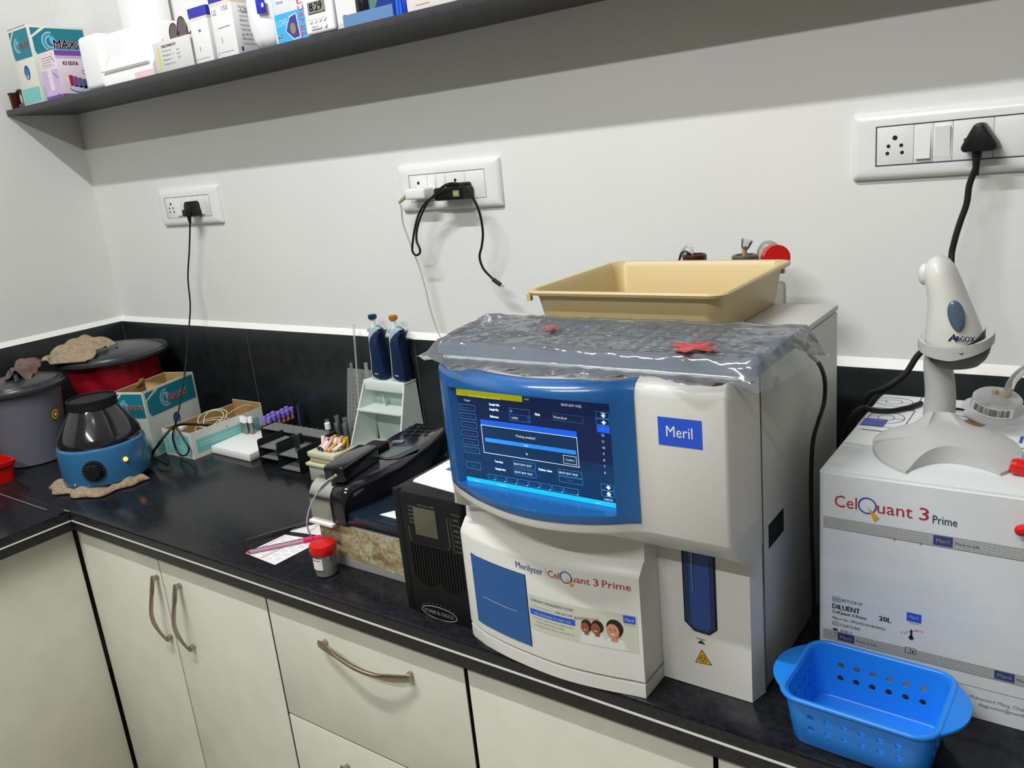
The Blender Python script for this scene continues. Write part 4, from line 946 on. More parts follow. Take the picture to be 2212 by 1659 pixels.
# screen picture
def em(name, c, s_=1.0): return mat('screen_'+name, rgb(*c), .35, emit=s_*.8)
E_BG = em('night', (16, 30, 66)); E_BG2 = em('deep', (14, 44, 78)); E_BLUE = em('title', (26, 88, 205)); E_LB = em('bar', (40, 130, 220)); E_CY = em('cyan', (24, 168, 235)); E_TX = em('text', (205, 222, 235)); E_LN = em('line', (44, 120, 175)); E_DIM = em('dim', (60, 84, 120)); E_YE = em('yellow', (160, 158, 16)); E_GR = em('green', (70, 130, 24)); E_OL = em('olive', (70, 84, 30))
g = Flat((0, SYP-.0004, 0), (1, 0, 0), (0, 0, 1), .00012).start(E_BG)
sc = lambda x, y: g.at(980+x*.17480, 820+y*.17480)
g.rect(1.8462, OZ0+.0003, 2.0570, OZ1-.0014, E_BG, 0); g.rect(1.8462, OZ0+.0003, 2.0570, .300, E_BG2, .5)
def R(x0, y0, x1, y1, mt, k=2):
    a = sc(x0, y0); b = sc(x1, y1); g.rect(min(a[0], b[0]), min(a[1], b[1]), max(a[0], b[0]), max(a[1], b[1]), mt, k)
def Fm(xl, yt, xr, yb, mt=E_LN, w=.0007, k=3):
    a = sc(xl, yt); b = sc(xr, yb); g.frame(a[0], b[1], b[0], a[1], w, mt, k)
def T(s_, x, y, h, mt=E_TX, w=None, k=4, al=0, bold=0):
    a = sc(x, y); g.text(s_, a[0], a[1]-h/2, h, mt, w, k, align=al, bold=bold)
R(28, 110, 850, 278, E_YE); R(60, 100, 860, 185, E_OL, 1); T('Remove alarm reagent, no closed tube', 190, 195, .0026, em('paleyellow', (205, 205, 110)), .046)
R(870, 228, 932, 258, E_GR); T('<Count>', 130, 250, .0026, E_TX, .0095); T('08-07-2019 19:02', 1330, 305, .0030, E_TX, .026)
for i, (y0, y1, s_) in enumerate(((288, 392, 'Review'), (395, 490, 'List'), (500, 602, 'Patient info'), (605, 705, 'Param. check'), (710, 805, 'Print & Report'), (812, 925, 'Service'))):
    a = sc(65+12*i, y0); b = sc(325+12*i, y1); g.frame(a[0], a[1]-.0085, a[0]+.0245, a[1]-.0005, .0006, E_LN, 3); g.text(s_, a[0]+.0035, a[1]-.0057, .0022, E_DIM, .0165, 4)
a = sc(155, 1000); g.frame(a[0], a[1]-.0095, a[0]+.0225, a[1], .0006, E_LN, 3); g.text('Exit', a[0]+.008, a[1]-.006, .0024, E_DIM, .007, 4)
T('Sample Info.', 440, 300, .0030, E_TX, .0155, bold=.0001); T('Sample No.', 445, 362, .0030, E_TX, .0135, bold=.0001); T('Reference', 452, 450, .0030, E_TX, .0125, bold=.0001)
a = sc(680, 345); g.frame(a[0], a[1]-.0155, a[0]+.0290, a[1], .0005, E_LN, 3); g.rect(a[0], a[1]-.0080, a[0]+.029, a[1]-.0075, E_BLUE, 4); g.text('15', a[0]+.002, a[1]-.0050, .0026, E_TX, None, 4); g.text('COMMON', a[0]+.003, a[1]-.0132, .0026, E_TX, .009, 4); g.frame(a[0]+.0262, a[1]-.0155, a[0]+.029, a[1]-.0078, .0005, E_LN, 4)
T('Mode', 1008, 425, .0030, E_TX, .0065, bold=.0001); a = sc(1220, 410); g.frame(a[0], a[1]-.0085, a[0]+.0400, a[1], .0005, E_DIM, 3); g.text('Whole blood', a[0]+.001, a[1]-.0060, .0030, E_TX, .0175, 4)
a = sc(332, 485); b = sc(1685, 1112); D0, D1, D2, D3 = a[0], b[1], b[0], a[1]
D1 = sc(385, 900)[1]; D2 = D0+.1345; g.rect(D0, D1, D2, D3, E_BG2, 5); g.rect(D0, D3-.0068, D2, D3, E_BLUE, 6); g.frame(D0, D1, D2, D3-.0068, .0007, E_TX, 7)
zb_ = sc(385, 712)[1]; g.rect(D0+.004, zb_-.0050, D2-.003, zb_, E_LB, 6); g.text('100%', (D0+D2)/2-.006, zb_-.0040, .0022, E_TX, .006, 8)
g.text('Printing complete!', D0+.0510, D3-.0165, .0030, E_TX, .027, 8); g.frame(D2-.0205, D1+.0025, D2-.003, D1+.0125, .0005, E_TX, 7); g.text('Confirm', D2-.0175, D1+.0062, .0026, E_TX, .0115, 8)
a = sc(900, 898); g.poly([(a[0], a[1]), (a[0]+.0023, a[1]-.0020), (a[0]+.0012, a[1]-.0019), (a[0]+.0018, a[1]-.0034), (a[0]+.0013, a[1]-.0036), (a[0]+.0008, a[1]-.0022), (a[0], a[1]-.0028)], E_TX, 8)
T('Test time', 512, 1005, .0028, E_TX, .0120, bold=.0001); T('Sample time', 520, 1095, .0028, E_TX, .0150, bold=.0001); T('Deliver time', 1055, 1105, .0028, E_TX, .0180, bold=.0001)
for x, y, s_ in ((745, 1045, '08-07-2019 18:37'), (755, 1145, '08-07-2019 18:35'), (1300, 1150, '08-07-2019 18:35')):
    a = sc(x, y-50); g.frame(a[0]-.001, a[1]-.0082, a[0]+.0305, a[1]+.0002, .0005, E_LN, 3); g.text(s_, a[0], a[1]-.0055, .0026, E_TX, .0250, 4)
a = sc(1310, 1185); g.frame(a[0]-.001, a[1]-.0075, a[0]+.0305, a[1], .0005, E_LN, 3); g.text('Enter', a[0]+.011, a[1]-.005, .0024, E_DIM, .007, 4)
zc_ = sc(160, 1190)[1]; g.rect(1.8462, OZ0+.0003, 2.0570, zc_, E_CY, 5); g.text('Operator:', 1.857, OZ0+.0018, .0020, em('paleblue', (150, 210, 240)), .010, 6); g.text('Work mode', 1.893, OZ0+.0018, .0020, em('paleblue', (0, 0, 0)), .014, 6); g.text('admin', 2.030, OZ0+.0018, .0020, em('paleblue', (0, 0, 0)), .006, 6)
x0_ = sc(420, 1145)[0]
for i, (w_, s_) in enumerate(((.0115, 'Add'), (.0145, 'Delete'), (.0150, 'Filter'), (.0150, 'Query'), (.0150, 'Trans.'), (.0150, 'Print'), (.0150, 'Print all'), (.0195, 'More search'))):
    g.frame(x0_, zc_+.0012, x0_+w_, zc_+.0085, .0006, E_LN, 3); g.text(s_, x0_+.002, zc_+.0036, .0020, E_DIM, w_-.005, 4); g.poly([(x0_+w_-.001, zc_+.0014), (x0_+w_-.0028, zc_+.0014), (x0_+w_-.001, zc_+.0030)], E_TX, 5); x0_ += w_+.0012
xr = sc(1752, 385)[0]; zt_ = sc(1752, 385)[1]
for i in range(2): g.frame(xr, zt_-.0078*(i+1), xr+.0165, zt_-.0078*i-.0004, .0005, E_LN, 3)
def arrow(cx_, cz_, s_, dn=1, bar=0):
    g.poly([(cx_-.0018*s_, cz_), (cx_+.0018*s_, cz_), (cx_+.0018*s_, cz_-.0018*dn), (cx_-.0018*s_, cz_-.0018*dn)], E_TX, 5); g.poly([(cx_-.0034, cz_), (cx_, cz_+.0030*dn), (cx_+.0034, cz_)], E_TX, 5)
    if bar: g.rect(cx_-.003, cz_+.0030*dn-.0002, cx_+.003, cz_+.0030*dn+.0004, E_TX, 5)
arrow(xr+.0095, zt_-.0048, .8, 1, 1); arrow(xr+.0095, zt_-.0126, .8)
g.rect(xr+.0003, zt_-.0240, xr+.0165, zt_-.0160, E_BLUE, 3)
for i, s_ in enumerate(('13', '12', '11', '10', '9', '8', '7', '6')): g.text(s_, xr+.0058, zt_-.0210-.0078*i*.93, .0028, E_TX if i else E_LB, None, 5)
zq = zt_-.0835
for i in range(2): g.frame(xr, zq-.0078*(i+1), xr+.0165, zq-.0078*i-.0004, .0005, E_LN, 3)
arrow(xr+.0095, zq-.0036, .8, -1); arrow(xr+.0095, zq-.0112, .8, -1, 1); g.text('1/00270', xr+.003, zq-.0200, .0024, E_TX, .011, 5)
g.obj('screen_image', scr_o)
# prints that follow the curved lower panel
class Bent(Flat):
    def __init__(s, fn, off=.00022): super().__init__((0, 0, 0), (1, 0, 0), (0, 0, 1), off); s.fn = fn
    def at(s, x, y):
        Y = -.6
        for _ in range(4): p = ony(x, y, Y); Y = s.fn(p.x)
        return p.x, p.z
    def strip(s, a0, b0, a1, b1, m, k=1, n=24):
        for i in range(n): s.rect(a0+(a1-a0)*i/n, b0, a0+(a1-a0)*(i+1)/n, b1, m, k)
    def obj(s, name, parent):
        for v in s.mb.v: v.y += s.fn(v.x)
        return super().obj(name, parent)
bt = Bent(lo_); a = bt.at(1017, 1196); b = bt.at(1149, 1396); a2 = bt.at(1134, 1242)
bx0, bx1, bz0, bz1 = a[0], (b[0]+a2[0])/2, b[1]+.001, (a[1]+a2[1])/2
m = MB(mat('door_gap', rgb(20, 26, 40), .6))
n = 12; rg_ = []
def arcbox(mb, x0, x1, z0, z1, o0, o1, n=12):
    P0 = [(x0+(x1-x0)*i/n, lo_(x0+(x1-x0)*i/n)-o1) for i in range(n+1)]; P1 = [(x, y+o1-o0) for x, y in P0][::-1]
    mb.prism(P0+P1, z0, z1)
arcbox(m, bx0-.0008, bx1+.0008, bz0-.0008, bz1+.0008, -.001, .0003); m.obj('printer_door_gap', t)
m = MB(BLUED); arcbox(m, bx0, bx1, bz0, bz1, -.001, .0011); dr = m.obj('printer_door', t)
c1_ = bt.at(1045, 1287); c2_ = bt.at(1118, 1320); m = MB(mat('slot_highlight', rgb(190, 205, 215), .4)); arcbox(m, c1_[0], c2_[0], (c1_[1]+c2_[1])/2-.0004, (c1_[1]+c2_[1])/2+.0004, 0, .0014); m.use(BLUEN); arcbox(m, c1_[0], c2_[0], (c1_[1]+c2_[1])/2+.0004, (c1_[1]+c2_[1])/2+.0012, 0, .0013); m.obj('paper_slot', dr)  # pale line on the slot is a painted highlight
CEL = mat('logo_crimson', rgb(178, 36, 52), .5); MER = mat('logo_slate_blue', rgb(52, 84, 150), .5); QB = mat('logo_q_blue', rgb(45, 80, 180), .5); GOLD = mat('logo_gold', rgb(222, 160, 40), .5); DKB = mat('logo_navy', rgb(30, 34, 80), .5)
def celquant(f, x, z, h, total, prime, last, fr):
    """CelQuant 3 Prime with a ring for the Q; fr = fractions of the total width"""
    X = lambda u: x+total*u
    f.text('Cel', x, z, h, CEL, total*fr[0], 3); qx = X(fr[1]); r = total*fr[2]
    f.ring(qx, z+h*.46, r, r, r*.17, QB, 3, 36); f.poly([(qx+r*.02, z+h*.36), (qx+r*1.32, z-h*.42), (qx+r*.78, z-h*.80)], GOLD, 4)
    f.text('uant', X(fr[3]), z, h*.98, CEL, total*(fr[4]-fr[3]), 3); f.text('3', X(fr[5]), z, h, CEL, total*(fr[6]-fr[5]), 3)
    f.text(prime, X(fr[7]), z-(h*.12 if last is not CEL else 0), h*(.98 if last is CEL else .66), last, total*(1-fr[7]), 3)
bt = Bent(lo_).start(MER); a = bt.at(1118, 1232); b = bt.at(1355, 1273)
zt0 = .1415; bt.text('Merilyzer', 1.9040, zt0, .0088, MER, .0420, 3); bt.line([(1.9505, zt0-.001), (1.9505, zt0+.011)], .0004, GOLD, 3)
celquant(bt, 1.9535, zt0, .0092, .1055, 'Prime', CEL, (.153, .238, .076, .307, .533, .574, .635, .676))
# complaint sticker
x0, x1, z0, z1 = bt.at(1141, 1300)[0]+.001, bt.at(1378, 1360)[0], .0600, .1095
ST = mat('sticker_paper', rgb(206, 208, 190), .45)
bt.strip(x0, z0, x1, z1, ST, 1); W_ = x1-x0; XX = lambda u: x0+W_*u; ZZ = lambda v: z1-(z1-z0)*v
bt.text('COMPLAINT MANAGEMENT SYSTEM', XX(.02), ZZ(.17), .0036, MER, W_*.43, 3)
bt.text('Call toll free customer care no.', XX(.05), ZZ(.32), .0018, PRINTG, W_*.20, 3); bt.text('1-800-200-1249', XX(.27), ZZ(.33), .0028, MER, W_*.17, 3)
bt.strip(XX(.01), ZZ(.56), XX(.46), ZZ(.39), MBLUE, 2); bt.text("WE'LL BE PLEASED TO ASSIST YOU", XX(.05), ZZ(.525), .0030, ST, W_*.37, 3)
for i, (s_, c_) in enumerate((('For Reagents, Spares, Service & Complaint enquiry', PRINTG), ('Monday to Saturday, 9.30 am to 6.30 pm', MER), ('email: diagnostics@merillife.com   www.merillife.com', PRINTG))): bt.text(s_, XX(.04+.03*(i == 1)), ZZ(.65+.10*i), .0019, c_, W_*(.40-.12*(i == 1)), 3)
bt.text('8347092347', XX(.46), ZZ(.36), .0036, CEL, W_*.22, 3, rot=.10)
SKIN = mat('print_skin', rgb(206, 146, 112), .5); SKIN2 = mat('print_skin_dark', rgb(150, 88, 66), .5); HAIR = mat('print_hair', rgb(40, 28, 26), .5); SH = mat('print_shirt', rgb(224, 228, 220), .5); SMILE = mat('print_smile', rgb(240, 232, 226), .5)
def head(u, v, s_, sk, hair_off):
    cx_, cz_ = XX(u), ZZ(v)
    bt.poly([(cx_-.013*s_, z0+.001), (cx_+.014*s_, z0+.001), (cx_+.009*s_, cz_-.010*s_), (cx_-.008*s_, cz_-.010*s_)], SH, 2); bt.rect(cx_-.0035*s_, cz_-.013*s_, cx_+.0035*s_, cz_-.005*s_, sk, 3)
    bt.ell(cx_+.001*s_, cz_+.003*s_, .0090*s_, .0100*s_, HAIR, 3, 20); bt.ell(cx_-.0012*s_+hair_off, cz_-.0008*s_, .0068*s_, .0085*s_, sk, 4, 20)
    for d_ in (-1, 1): bt.ell(cx_-.0012*s_+hair_off+d_*.0026*s_, cz_+.0010*s_, .0009*s_, .0006*s_, HAIR, 5, 8)
    bt.ell(cx_-.0012*s_+hair_off, cz_-.0045*s_, .0022*s_, .0008*s_, SMILE, 5, 10); bt.line([(cx_-.0015*s_+hair_off, cz_+.0006*s_), (cx_-.0020*s_+hair_off, cz_-.0018*s_)], .0004*s_, SKIN2, 5)
head(.56, .52, .80, SKIN2, -.0005); head(.655, .50, .85, SKIN2, -.0005); head(.80, .48, 1.15, SKIN, 0)
bt.line([(XX(.86), ZZ(.45)), (XX(.855), ZZ(.62)), (XX(.82), ZZ(.66))], .0006, HAIR, 6)
bt.rect(XX(.885), ZZ(.22), XX(.985), ZZ(.02), MBLUE, 3); bt.text('Meril', XX(.90), ZZ(.17), .0040, ST, W_*.07, 4); bt.text('Diagnostics', XX(.895), ZZ(.28), .0014, PRINTG, W_*.08, 4)
bt.obj('front_print', t)
# white logo panel, slot and hazard marks
g = Flat((0, -.6127, 0), (1, 0, 0), (0, 0, 1), .0002).start(MBLUE); a = g.at(1420, 899); b = g.at(1518, 972)
LX0, LX1, LZ0, LZ1 = a[0], b[0], b[1], a[1]; g.rect(LX0, LZ0, LX1, LZ1, MBLUE, 1); g.text('Meril', LX0+(LX1-LX0)*.19, LZ0+(LZ1-LZ0)*.33, .0118, PAPER, (LX1-LX0)*.60, 2); g.obj('maker_badge', t)
m = MB(HOLE); poly = [(2.1000, .2), (2.1000, .0865), (2.1115, .0765), (2.1305, .0755), (2.1405, .0850), (2.1405, .2)]
Mx = Matrix(((1, 0, 0, 0), (0, 0, 1, -.5465), (0, 1, 0, 0), (0, 0, 0, 1)))
def yprism(mb, pl, y0, y1): mb.prism(pl, 0, y1-y0, Matrix(((1, 0, 0, 0), (0, 0, 1, y0), (0, 1, 0, 0), (0, 0, 0, 1))))
yprism(m, poly, -.5458, -.540); sl = m.obj('sample_slot', t)
m = MB(BLUEN); ip = [(2.1018, .199), (2.1018, .0878), (2.1120, .0785), (2.1300, .0775), (2.1385, .0858), (2.1385, .199)]; yprism(m, ip, -.5464, -.544); m.use(mat('slot_inner_blue', rgb(38, 74, 140), .35)); yprism(m, [(2.1085, .199), (2.1085, .0868), (2.1150, .0815), (2.1285, .0805), (2.1335, .0862), (2.1335, .199)], -.5468, -.545)
m.obj('slot_liner', sl)
m = MB(CHROME); m.cyl((2.1130, -.5478, .199), (2.1130, -.5478, .128), .0006, n=8); m.obj('probe_needle', sl)
g = Flat((0, -.5452, 0), (1, 0, 0), (0, 0, 1), .0002).start(PRINTK); a = g.at(1515, 1386)
g.rect(a[0]-.0060, a[1]+.0028, a[0]+.0052, a[1]+.0036, PRINTK, 1); g.poly([(a[0]-.0052, a[1]-.0026), (a[0]+.0052, a[1]-.0028), (a[0]+.0002, a[1]+.0022)], PRINTK, 1)
P3 = [g.at(1502, 1430), g.at(1538.5, 1437.5), g.at(1516, 1402.5)]; cx_ = sum(p[0] for p in P3)/3; cz_ = sum(p[1] for p in P3)/3
g.poly(P3, PRINTK, 1); g.poly([(cx_+(p[0]-cx_)*.86, cz_+(p[1]-cz_)*.86) for p in P3], mat('hazard_yellow', rgb(228, 178, 30), .45), 2)
for i in range(3):
    a_ = radians(90+120*i); g.ring(cx_+.0026*cos(a_), cz_+.0026*sin(a_), .0028, .0028, .0008, PRINTK, 3, 18, a_-2.5+pi*0, a_+2.5)
g.ring(cx_, cz_, .0022, .0022, .0006, PRINTK, 3, 18); g.obj('hazard_marks', t)
# ------------------------------------------------------------------ keyboard in plastic bag
t = thing('keyboard', (2.0, -.51, .402), 'dark computer keyboard lying inside a clear bag on top of the blood analyser', 'keyboard')
KX0, KX1, KY0, KY1, KZ = 1.795, 2.205, -.577, -.460, .4025
KB = mat('keyboard_case', rgb(88, 104, 120), .4); m = MB(KB)
m.add([(KX0, KY0, KZ), (KX1, KY0, KZ), (KX1, KY1, KZ), (KX0, KY1, KZ), (KX0, KY0, KZ+.011), (KX1, KY0, KZ+.011), (KX1, KY1, KZ+.017), (KX0, KY1, KZ+.017)], [(0, 1, 2, 3), (4, 5, 6, 7), (0, 1, 5, 4), (1, 2, 6, 5), (2, 3, 7, 6), (3, 0, 4, 7)]); m.obj('case', t)
m = MB(mat('key_cap', rgb(70, 82, 98), .45)); q = MB(PAPER); rr = random.Random(3)
for j in range(6):
    y = KY0+.015+j*.0168; x = KX0+.010; z = KZ+.0118+.006*(y-KY0)/(KY1-KY0)
    while x < KX1-.014:
        w_ = .0165 if (rr.random() > .12 or j in (1, 2, 3, 4)) else .033
        if j == 0 and abs(x-1.87) < .009: w_ = .09
        if x+w_ > KX1-.006: break
        m.box(x, x+w_-.002, y, y+.0140, z-.001, z+.0045, .001, seg=1)
        if rr.random() > .6: q.add([(x+.004, y+.008, z+.0047), (x+.009, y+.008, z+.0047), (x+.009, y+.010, z+.0048), (x+.004, y+.010, z+.0048)], [(0, 1, 2, 3)])
        x += w_
    
kc = m.obj('keys', t); q.obj('key_legends', kc)
m = MB(BLACK); m.tube([(2.205, -.47, .415), (2.216, -.475, .412)]+[tuple(onx(x, y, 2.205)) for x, y in ((1752, 768), (1772, 790), (1782, 825), (1780, 870), (1768, 910), (1757, 950), (1753, 1000), (1752, 1080), (1754, 1180), (1758, 1290))]+[(2.205, -.40, .004)], .0026, 8); m.obj('cable', t)
BAG = sheet_mat('crinkled_plastic', (.86, .90, .94), .12, .10, .35, 22)
t = thing('plastic_bag', (2.0, -.52, .402), 'crinkled clear plastic bag with red printed crosses wrapped around the keyboard', 'bag')
def bagz(x, y):
    n1 = noise.turbulence(Vector((x*11, y*24, 1.3)), 3, False); n2 = 1-abs(noise.noise(Vector((x*26+y*18, y*34, 4.1))))*2
    return .0040*n1+.0022*max(0, n2-.5)
def bagf(u, v):
    x0_, x1_ = 1.778-.022*v, 2.214+.022*v; x = x0_+u*(x1_-x0_); y = -.600+v*(-.437+.600)
    base = KZ+.014+.006*max(0, min(1, (y-KY0)/(KY1-KY0)))+.0045
    ex = min(1, u/.06); ez = min(1, (1-u)/.030); ey = min(1, max(0, (y+.592)/.010)); eb = min(1, max(0, (-.443-y)/.014))
    k = (ex*ex*(3-2*ex))*(ez**.6)*(ey**.5)*(eb**.6)
    lowz = .4030 if 1.80 < x < 2.187 else .4030-.012*min(1, (x-2.187)/.03 if x > 2.187 else 0)
    z = lowz+(base-lowz)*k+abs(bagz(x, y))*(.25+.9*k)
    skew = .03*(1-v) if False else 0
    return Vector((x+.004*noise.noise(Vector((x*30, y*30, 9))), y, z))
m = MB(BAG); m.grid(bagf, 150, 60)
# front flap over the bezel edge
def flap(u, v):
    x = 1.786+u*(2.212-1.786); y0 = -.598; y1 = (up_(x)-.006 if 1.803 < x < 2.187 else -.606)
    y1 = max(y1+.012*sin(x*37)*.4+.004*sin(x*90), -.640 if x < 2.187 else -.614)
    y = y0+(y1-y0)*v
    if x < 1.812: y = y0+(-.622-y0)*v*(1-(1.812-x)/.035)
    return Vector((x, y, .4035+.0022*abs(noise.noise(Vector((x*40, y*60, 2))))+.0015*sin(x*60+y*40)*v))
FILM2 = sheet_mat('loose_film', (.93, .94, .94), .42, .14, .3, 30)
m.use(FILM2); m.grid(flap, 110, 6)
o = m.obj('film', t, fix=False, ang=180)
RX = sheet_mat('red_cross_print', rgb(222, 70, 84), .72, .2, .6, 40)
def cross(cx_, cy_, s_, rot, zz):
    P = []
    for a, b in ((-1, -3), (1, -3), (1, -1), (3, -1), (3, 1), (1, 1), (1, 3), (-1, 3), (-1, 1), (-3, 1), (-3, -1), (-1, -1)):
        X = a*s_; Y = b*s_*.8; P.append((cx_+X*cos(rot)-Y*sin(rot), cy_+X*sin(rot)+Y*cos(rot)))
    return MB(RX).prism(P, zz, zz+.0004).obj('red_print', t)
c_ = onz(1468, 766, .4265); cross(c_.x, max(c_.y, -.566), .0090, -.30, .4262); c_ = onz(1190, 713, .4265); cross(c_.x, c_.y, .0045, .2, .4288)
# ------------------------------------------------------------------ cream tray
t = thing('storage_tray', (1.98, -.32, .402), 'cream yellow plastic tray sitting on the back of the blood analyser', 'tray')
TR = mat('cream_tray', rgb(202, 180, 130), .38, noise_s=5, noise_a=.05)
def rr_ring(x0, x1, y0, y1, r, z): return [(a, b, z) for a, b in bar_rect(x0, x1, y0, y1, r, 6)]
m = MB(TR); m.loft([rr_ring(1.858, 2.104, -.428, -.212, .016, .4025), rr_ring(1.852, 2.110, -.437, -.203, .018, .444), rr_ring(1.850, 2.112, -.439, -.201, .018, .452), rr_ring(1.842, 2.120, -.447, -.193, .020, .452), rr_ring(1.8405, 2.1215, -.4485, -.1915, .020, .4555), rr_ring(1.8425, 2.1195, -.4465, -.1935, .019, .4578), rr_ring(1.848, 2.114, -.441, -.199, .018, .4575), rr_ring(1.853, 2.109, -.436, -.204, .016, .450), rr_ring(1.861, 2.101, -.425, -.215, .014, .405)])
m.obj('tray_body', t, ang=50)
m = MB(TR); m.box(1.8445, 1.8505, -.444, -.438, .444, .4525); m.box(2.104, 2.110, -.204, -.198, .440, .452); m.obj('corner_stubs', t)
# ------------------------------------------------------------------ bottles and canister behind the analyser
BRC = mat('brown_cap', rgb(58, 22, 18), .4); HB = mat('reagent_bottle', rgb(60, 34, 20), .3)
def reag(x, y, ztop, r, label, capm):
    t = thing('reagent_bottle', (x, y, 0), label, 'bottle')
    MB(HB).lathe([(.018, 0), (.019, .004), (.019, ztop-.10), (.018, ztop-.06), (.016, ztop-.03), (.016, ztop-.012)], 32, c=(x, y, 0)).obj('body', t)
    MB(capm).lathe([(r, ztop-.022), (r, ztop-.002), (r-.002, ztop), (r-.005, ztop), (r-.006, ztop-.003), (0, ztop-.003)], 32, c=(x, y, 0)).obj('cap', t); return t
p = ony(1500, 549, -.10); r1 = reag(p.x, -.10, p.z, .0190, 'reagent bottle behind the cream tray, brown cap with curled leads, left one', BRC)
m = MB(GL2); x, z = p.x, p.z
m.tube([(x-.004, -.10, z-.004), (x-.005, -.10, z+.010), (x-.012, -.10, z+.014), (x-.019, -.10, z+.008), (x-.021, -.10, z-.004)], .0030, 8); m.obj('clear_tubing', r1)
m = MB(BLACK); m.tube([(x-.002, -.103, z-.002), (x-.012, -.105, z+.006), (x-.020, -.106, z+.003), (x-.025, -.106, z-.010)], .0010, 6); m.tube([(x-.003, -.104, z-.002), (x-.012, -.107, z+.004), (x-.018, -.107, z+.001), (x-.023, -.107, z-.010)], .0010, 6); m.obj('black_leads', r1)
p = ony(1608, 550, -.10); r2 = reag(p.x, -.10, p.z, .0190, 'foil topped reagent bottle with a thin nozzle, left of the red cap', mat('foil_cap', rgb(110, 104, 92), .35, metal=.5))
x, z = p.x, p.z; m = MB(mat('nozzle_clay', rgb(176, 150, 124), .5)); m.cyl((x, -.10, z-.002), (x+.001, -.10, z+.012), .0032, .0042, 12); m.obj('nozzle', r2)
m = MB(CLEARP); m.cyl((x+.001, -.10, z+.010), (x+.005, -.10, z+.022), .006, .009, 14); m.obj('funnel', r2)
t = thing('canister', (2.05, -.085, 0), 'translucent canister behind the tray with a big red screw cap on its slanted neck', 'canister')
p = ony(1672, 552, -.10); MILK = sheet_mat('translucent_hdpe', (.80, .84, .76), .35, .1, .2, 30)
MB(MILK).box(p.x-.030, p.x-.003, -.120, -.030, 0.001, .400, .008, seg=3).obj('body', t)
m = MB(MILK); m.tube([(p.x-.020, -.085, .395), (p.x-.016, -.085, p.z-.03), (p.x-.022, -.085, p.z-.004), (p.x-.018, -.085, p.z+.010), (p.x-.006, -.090, p.z+.010), (p.x+.002, -.095, p.z-.002)], .0095, 14); m.obj('handle_neck', t)
m = MB(RED); d = Vector((.55, -.83, .10)).normalized(); cc = Vector((p.x-.002, -.095, p.z-.004)); m.cyl(cc, cc+d*.020, .0200, .0192, 40); m.obj('red_cap', t)
# ------------------------------------------------------------------ diluent carton
BX0, BX1, BY0, BY1, BH = 2.2285, 2.500, -.4580, -.155, .2635
t = thing('diluent_carton', (2.36, -.30, 0), 'big white diluent carton on the right with maker lettering and printed tape', 'box')
CT = mat('white_carton', rgb(222, 226, 226), .42, noise_s=8, noise_a=.07, bump=.25, bump_s=30)
b = bmesh.new(); bmesh.ops.create_cube(b, size=1)
for v in b.verts: v.co = Vector(((BX0+BX1)/2+v.co.x*(BX1-BX0), (BY0+BY1)/2+v.co.y*(BY1-BY0), BH/2+v.co.z*BH))
bmesh.ops.bevel(b, geom=[e for e in b.edges if abs(e.verts[0].co.z-e.verts[1].co.z) > .1], offset=.008, segments=4, affect='EDGES', profile=.5)
bmesh.ops.bevel(b, geom=[e for e in b.edges if min(e.verts[0].co.z, e.verts[1].co.z) > BH-.001 and len(e.link_faces) == 2 and e.calc_face_angle() > 1], offset=.003, segments=2, affect='EDGES')
m = MB(CT); m.bm(b); m.obj('carton', t)
g = Flat((0, BY0-.0001, 0), (1, 0, 0), (0, 0, 1), .00015).start(PRINTK)
k5 = lambda x, y: g.at(1740+x*.31341, 1020+y*.31341)
a = k5(200, 230); b_ = k5(1050, 340)
zl = k5(230, 238)[1]; celquant(g, a[0], zl, .0142, .1221, 'Prime', DKB, (.194, .282, .080, .365, .653, .706, .782, .812))
TP = mat('patterned_tape', rgb(182, 184, 180), .3); TPL = mat('tape_lattice', rgb(146, 148, 146), .3); TB = mat('tape_logo', rgb(58, 68, 120), .4)
def tape(zc, hw, logos, x0=BX0+.0001):
    g.rect(BX0+.006, zc-hw, BX1, zc+hw, TP, 1)
    x = BX0+.006
    while x < BX1-.003:
        for k in range(4):
            z_ = zc-hw+.0012+k*(hw*2-.002)/3.6; g.line([(x, z_), (x+.0022, z_+.0022)], .0005, TPL, 2); g.line([(x+.0022, z_+.0022), (x+.0044, z_)], .0005, TPL, 2)
        x += .0044
    for lx in logos:
        g.rect(lx, zc-hw*.85, lx+.0184, zc+hw*.85, TB, 3); g.text('Meril', lx+.003, zc-.0025, .0050, TPL, .0125, 4)
        if lx+.046 < BX1: g.text('More to Life', lx+.0205, zc-.0020, .0032, TB, .0223, 3)
z1_ = (k5(100, 325)[1]+k5(945, 480)[1]+k5(1450, 560)[1])/3
tape(z1_, .0066, (k5(880, 478)[0],))
g.line([(BX0+.006, z1_-.0070), (BX1, z1_-.0070)], .0006, PRINTG, 2)
z2_ = (k5(95, 1110)[1]+k5(1375, 1395)[1]+k5(700, 1240)[1])/3
tape(z2_, .0060, (k5(222, 1165)[0], k5(1300, 1400)[0]))
g.line([(BX0+.006, z2_-.0066), (BX1, z2_-.0066)], .0006, PRINTG, 2); zq2 = k5(1100, 1462)[1]; g.line([(BX0+.05, zq2), (BX1, zq2)], .0005, PRINTG, 2)
def tx(s_, x, y, h, w, mt=PRINTK, bold=0): a = k5(x, y); g.text(s_, a[0], a[1], h, mt, w, 3, bold=bold)
a = k5(187, 882); g.frame(a[0], a[1]-.0008, a[0]+.0085, a[1]+.0055, .0005, PRINTK, 3); g.text('REF', a[0]+.0013, a[1]+.0008, .0030, PRINTK, .006, 3); tx('BDTCCR-07', 250, 890, .0034, .0223)
